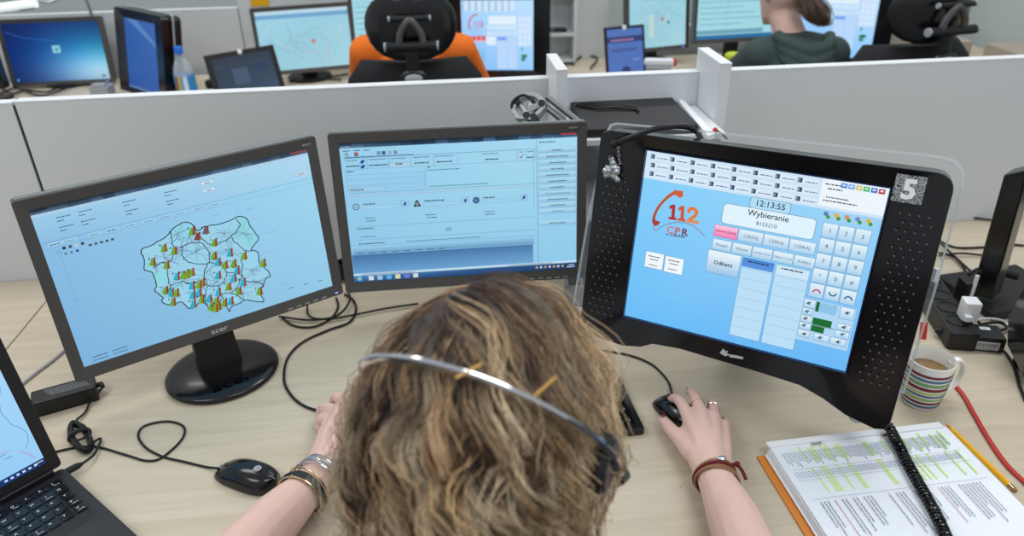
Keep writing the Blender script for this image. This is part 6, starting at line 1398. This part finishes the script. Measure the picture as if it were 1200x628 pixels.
# ================================================================== background people
def head_simple(mb, W, k=1.0):
    mb.T = W; rg = []
    for z, rx, ry, cy in [(-.118, .028, .030, .062), (-.092, .052, .054, .034), (-.045, .067, .083, .006), (.015, .076, .097, -.005), (.072, .066, .086, -.008), (.106, .030, .040, -.008), (.111, .010, .014, -.008)]:
        rg.append([(rx*math.cos(2*PI*j/24), cy+ry*math.sin(2*PI*j/24), z) for j in range(24)])
    mb.loft(rg); mb.tube([(0, .09, .01), (0, .106, -.028), (0, .096, -.036)], [.006, .011, .008], 8)
    for s in (-1, 1): mb.ell((s*.077, -.006, -.012), (.008, .019, .031)); mb.ell((s*.032, .082, .024), (.020, .008, .006))
    mb.ell((0, .089, -.062), (.022, .010, .008)); mb.T = Matrix.Identity(4)
def sitter(label, base, sh_z, sh_w, head, hyaw, hpitch, cloth, clothname, sleeves, hands, lean=.0):
    """base: point between the shoulders; people sit facing the back desk (+y)"""
    t = thing('person', label, 'person', (base.x, base.y-.10, -.74)); pv = V3((base.x, base.y-.14, -.21)); ch_ = []
    sR, sL = V3((base.x+sh_w, base.y, sh_z)), V3((base.x-sh_w, base.y, sh_z)); HWb = Matrix.Translation(head) @ Matrix.Rotation(hyaw, 4, 'Z') @ Matrix.Rotation(hpitch, 4, 'X')
    cl = []
    for s_, sh, hd_ in ((1, sR, hands[0]), (-1, sL, hands[1])):
        el = V3((sh.x+s_*.06, base.y+.18, .04)); ch_.append(([sh, el, hd_], [.045, .038, .026])); ch_.append(([hd_, hd_+V3((0, .05, .003)), hd_+V3((0, .085, -.008))], [.028, .024, .012]))
        for f in range(4): b0 = hd_+V3(((f-1.5)*.017, .075, 0)); ch_.append(([b0, b0+V3((0, .03, .006)), b0+V3((0, .052, -.010))], [.010, .009, .007]))
        ch_.append(([hd_+V3((-s_*.02, .02, 0)), hd_+V3((-s_*.045, .05, -.006))], [.013, .009]))
        cl.append(([sh, el]+([hd_.lerp(el, .15)] if sleeves else []), [.060, .052]+([.038] if sleeves else [])))
    cl += [([pv, V3((base.x, base.y-.06, .0)), V3((base.x, base.y-.01, sh_z-.06))], [.145, .135, .125]), ([sL, V3((base.x, base.y, sh_z+.012)), sR], [.060, .068, .060])]
    ch_ += [([V3((base.x, base.y, sh_z)), head+V3((0, -.01, -.07))], [.055, .050]), ([pv, V3((base.x, base.y, sh_z-.06))], [.11, .10])]
    pcs = []
    for s_ in (-1, 1):
        h_ = pv+V3((s_*.09, .05, -.04)); kn = V3((h_.x+.03*s_, h_.y+.42, -.20)); an = V3((kn.x, kn.y-.02, -.66)); ch_.append(([h_, kn, an], [.085, .055, .035])); pcs.append(([h_, kn, an+V3((0, 0, .03))], [.098, .066, .05]))
        mb = MB(); mb.ell(an+V3((0, .07, -.045)), (.045, .13, .034)); mb.build('shoe', 'leather', t, Matrix.Identity(4))
    capsules(ch_, 'body', 'skin', t, voxel=.006, smooth=3, extra=lambda mb: head_simple(mb, HWb))
    g_ = capsules(cl, clothname, cloth, t, voxel=.007, smooth=5); capsules(pcs, 'trousers', 'jeans', t, voxel=.009, smooth=4)
    return t, HWb
def simple_hair(t, HWb, col, seed, L, ponytail=None):
    r = random.Random(seed); g = []; Rq = np.array(HWb.to_3x3()); Hq = np.array(HWb.translation); E2 = np.array([.082, .102, .114])
    for i in range(200):
        z = 1-1.2*(i+.5)/200; a = i*2.39996; d = np.array([math.sqrt(1-z*z)*math.cos(a), math.sqrt(1-z*z)*math.sin(a), z])*E2
        if d[1] > .06 and d[2] < .05: continue
        if d[2] < -.01 and d[1] > .02: continue
        tgt = np.array([0, -.115, .005]) if ponytail else np.array([0, -.06, -.2]); P = []; p = d
        for k in range(12):
            P.append(p*1.02); v = tgt-p; v /= np.linalg.norm(v)+1e-6; p = p+v*(L/12); q = p/E2; p = p/max(np.linalg.norm(q), .2) if np.linalg.norm(q) < 1 else p
        g.append((np.array(P) @ Rq.T+Hq, np.array(rgb(*[c*.8 for c in col])), np.array(rgb(*col)), .006))
    if ponytail:
        for i in range(40):
            off = np.array([r.gauss(0, .012), r.gauss(0, .01), 0]); P = []
            for k, q in enumerate(smooth_path(ponytail, 6)): P.append(np.array(q)+off*(1+.5*math.sin(k/5)))
            g.append((np.array(P), np.array(rgb(*col)), np.array(rgb(*[min(255, c*1.35) for c in col])), .008))
    strands('hair', g, 16, .0010, seed, t, Matrix.Identity(4))
c1 = Yp(484, 62, 2.60); ob_ = V3((c1.x, 2.62, .0)); hz = Yp(480, 44, 2.62).z
t1, HW1 = sitter('person in an orange shirt sitting with back to the camera behind the headrest', V3((Yp(484, 60, 2.62).x, 2.62, 0)), hz-.048, .158, V3((Yp(482, 0, 2.68).x, 2.70, hz+.16)), R(3), R(-6), 'orange', 'orange_shirt', False,
                 (V3((Yp(484, 60, 2.6).x+.16, 2.93, .028)), V3((Yp(484, 60, 2.6).x-.16, 2.93, .028))))
simple_hair(t1, HW1, (104, 84, 66), 31, .16)
bx = Yp(936, 60, 2.62).x; sz = Yp(936, 46, 2.62).z
hd2 = V3((Yp(921, -22, 2.72).x, 2.73, Yp(921, -14, 2.72).z))
pt = [Yp(946, -8, 2.61), Yp(952, 6, 2.585), Yp(958, 18, 2.57), Yp(966, 30, 2.57)]
t2, HW2 = sitter('person in a dark green hoodie with a brown ponytail seen from behind', V3((bx, 2.64, 0)), sz-.055, .125, hd2, R(22), R(-12), 'hoodie', 'hooded_top', True,
                 (V3((bx+.12, 2.96, .028)), V3((bx-.14, 2.94, .028))))
simple_hair(t2, HW2, (92, 72, 58), 32, .17, pt)
def drape(mb):
    b = V3((bx+.0, 2.575, sz+.004))
    for k_ in range(3):
        mb.tube(smooth_path([b+V3((-.085, .045, .010-.018*k_)), b+V3((-.06, -.012-.012*k_, -.006-.028*k_)), b+V3((.01, -.038-.014*k_, -.026-.034*k_)), b+V3((.075, -.015-.012*k_, -.012-.028*k_)), b+V3((.095, .045, .006-.02*k_))], 6), .021-.002*k_, 12)
hd_ = capsules([([V3((bx-.03, 2.585, sz-.03)), V3((bx+.04, 2.58, sz-.04))], [.045, .042])], 'hood', 'hoodie', t2, voxel=.005, smooth=3, extra=drape)
# ================================================================== light
def area(name, loc, size, power, col=(1, 1, 1), rot=(0, 0, 0)):
    l = bpy.data.lights.new(name, 'AREA'); l.shape = 'RECTANGLE'; l.size, l.size_y = size; l.energy = power; l.color = col
    o = bpy.data.objects.new(name, l); COL.objects.link(o); o.location = loc; o.rotation_euler = rot; return o
for x in (-1.5, .9):
    for y in (-.2, 1.7, 3.4): area('ceiling_panel_light', (x, y, 2.05), (1.2, .5), 15, (.97, .99, 1))
w = bpy.data.worlds.new('world'); scene.world = w; w.use_nodes = True; w.node_tree.nodes['Background'].inputs[0].default_value = (.86, .93, 1, 1); w.node_tree.nodes['Background'].inputs[1].default_value = .55
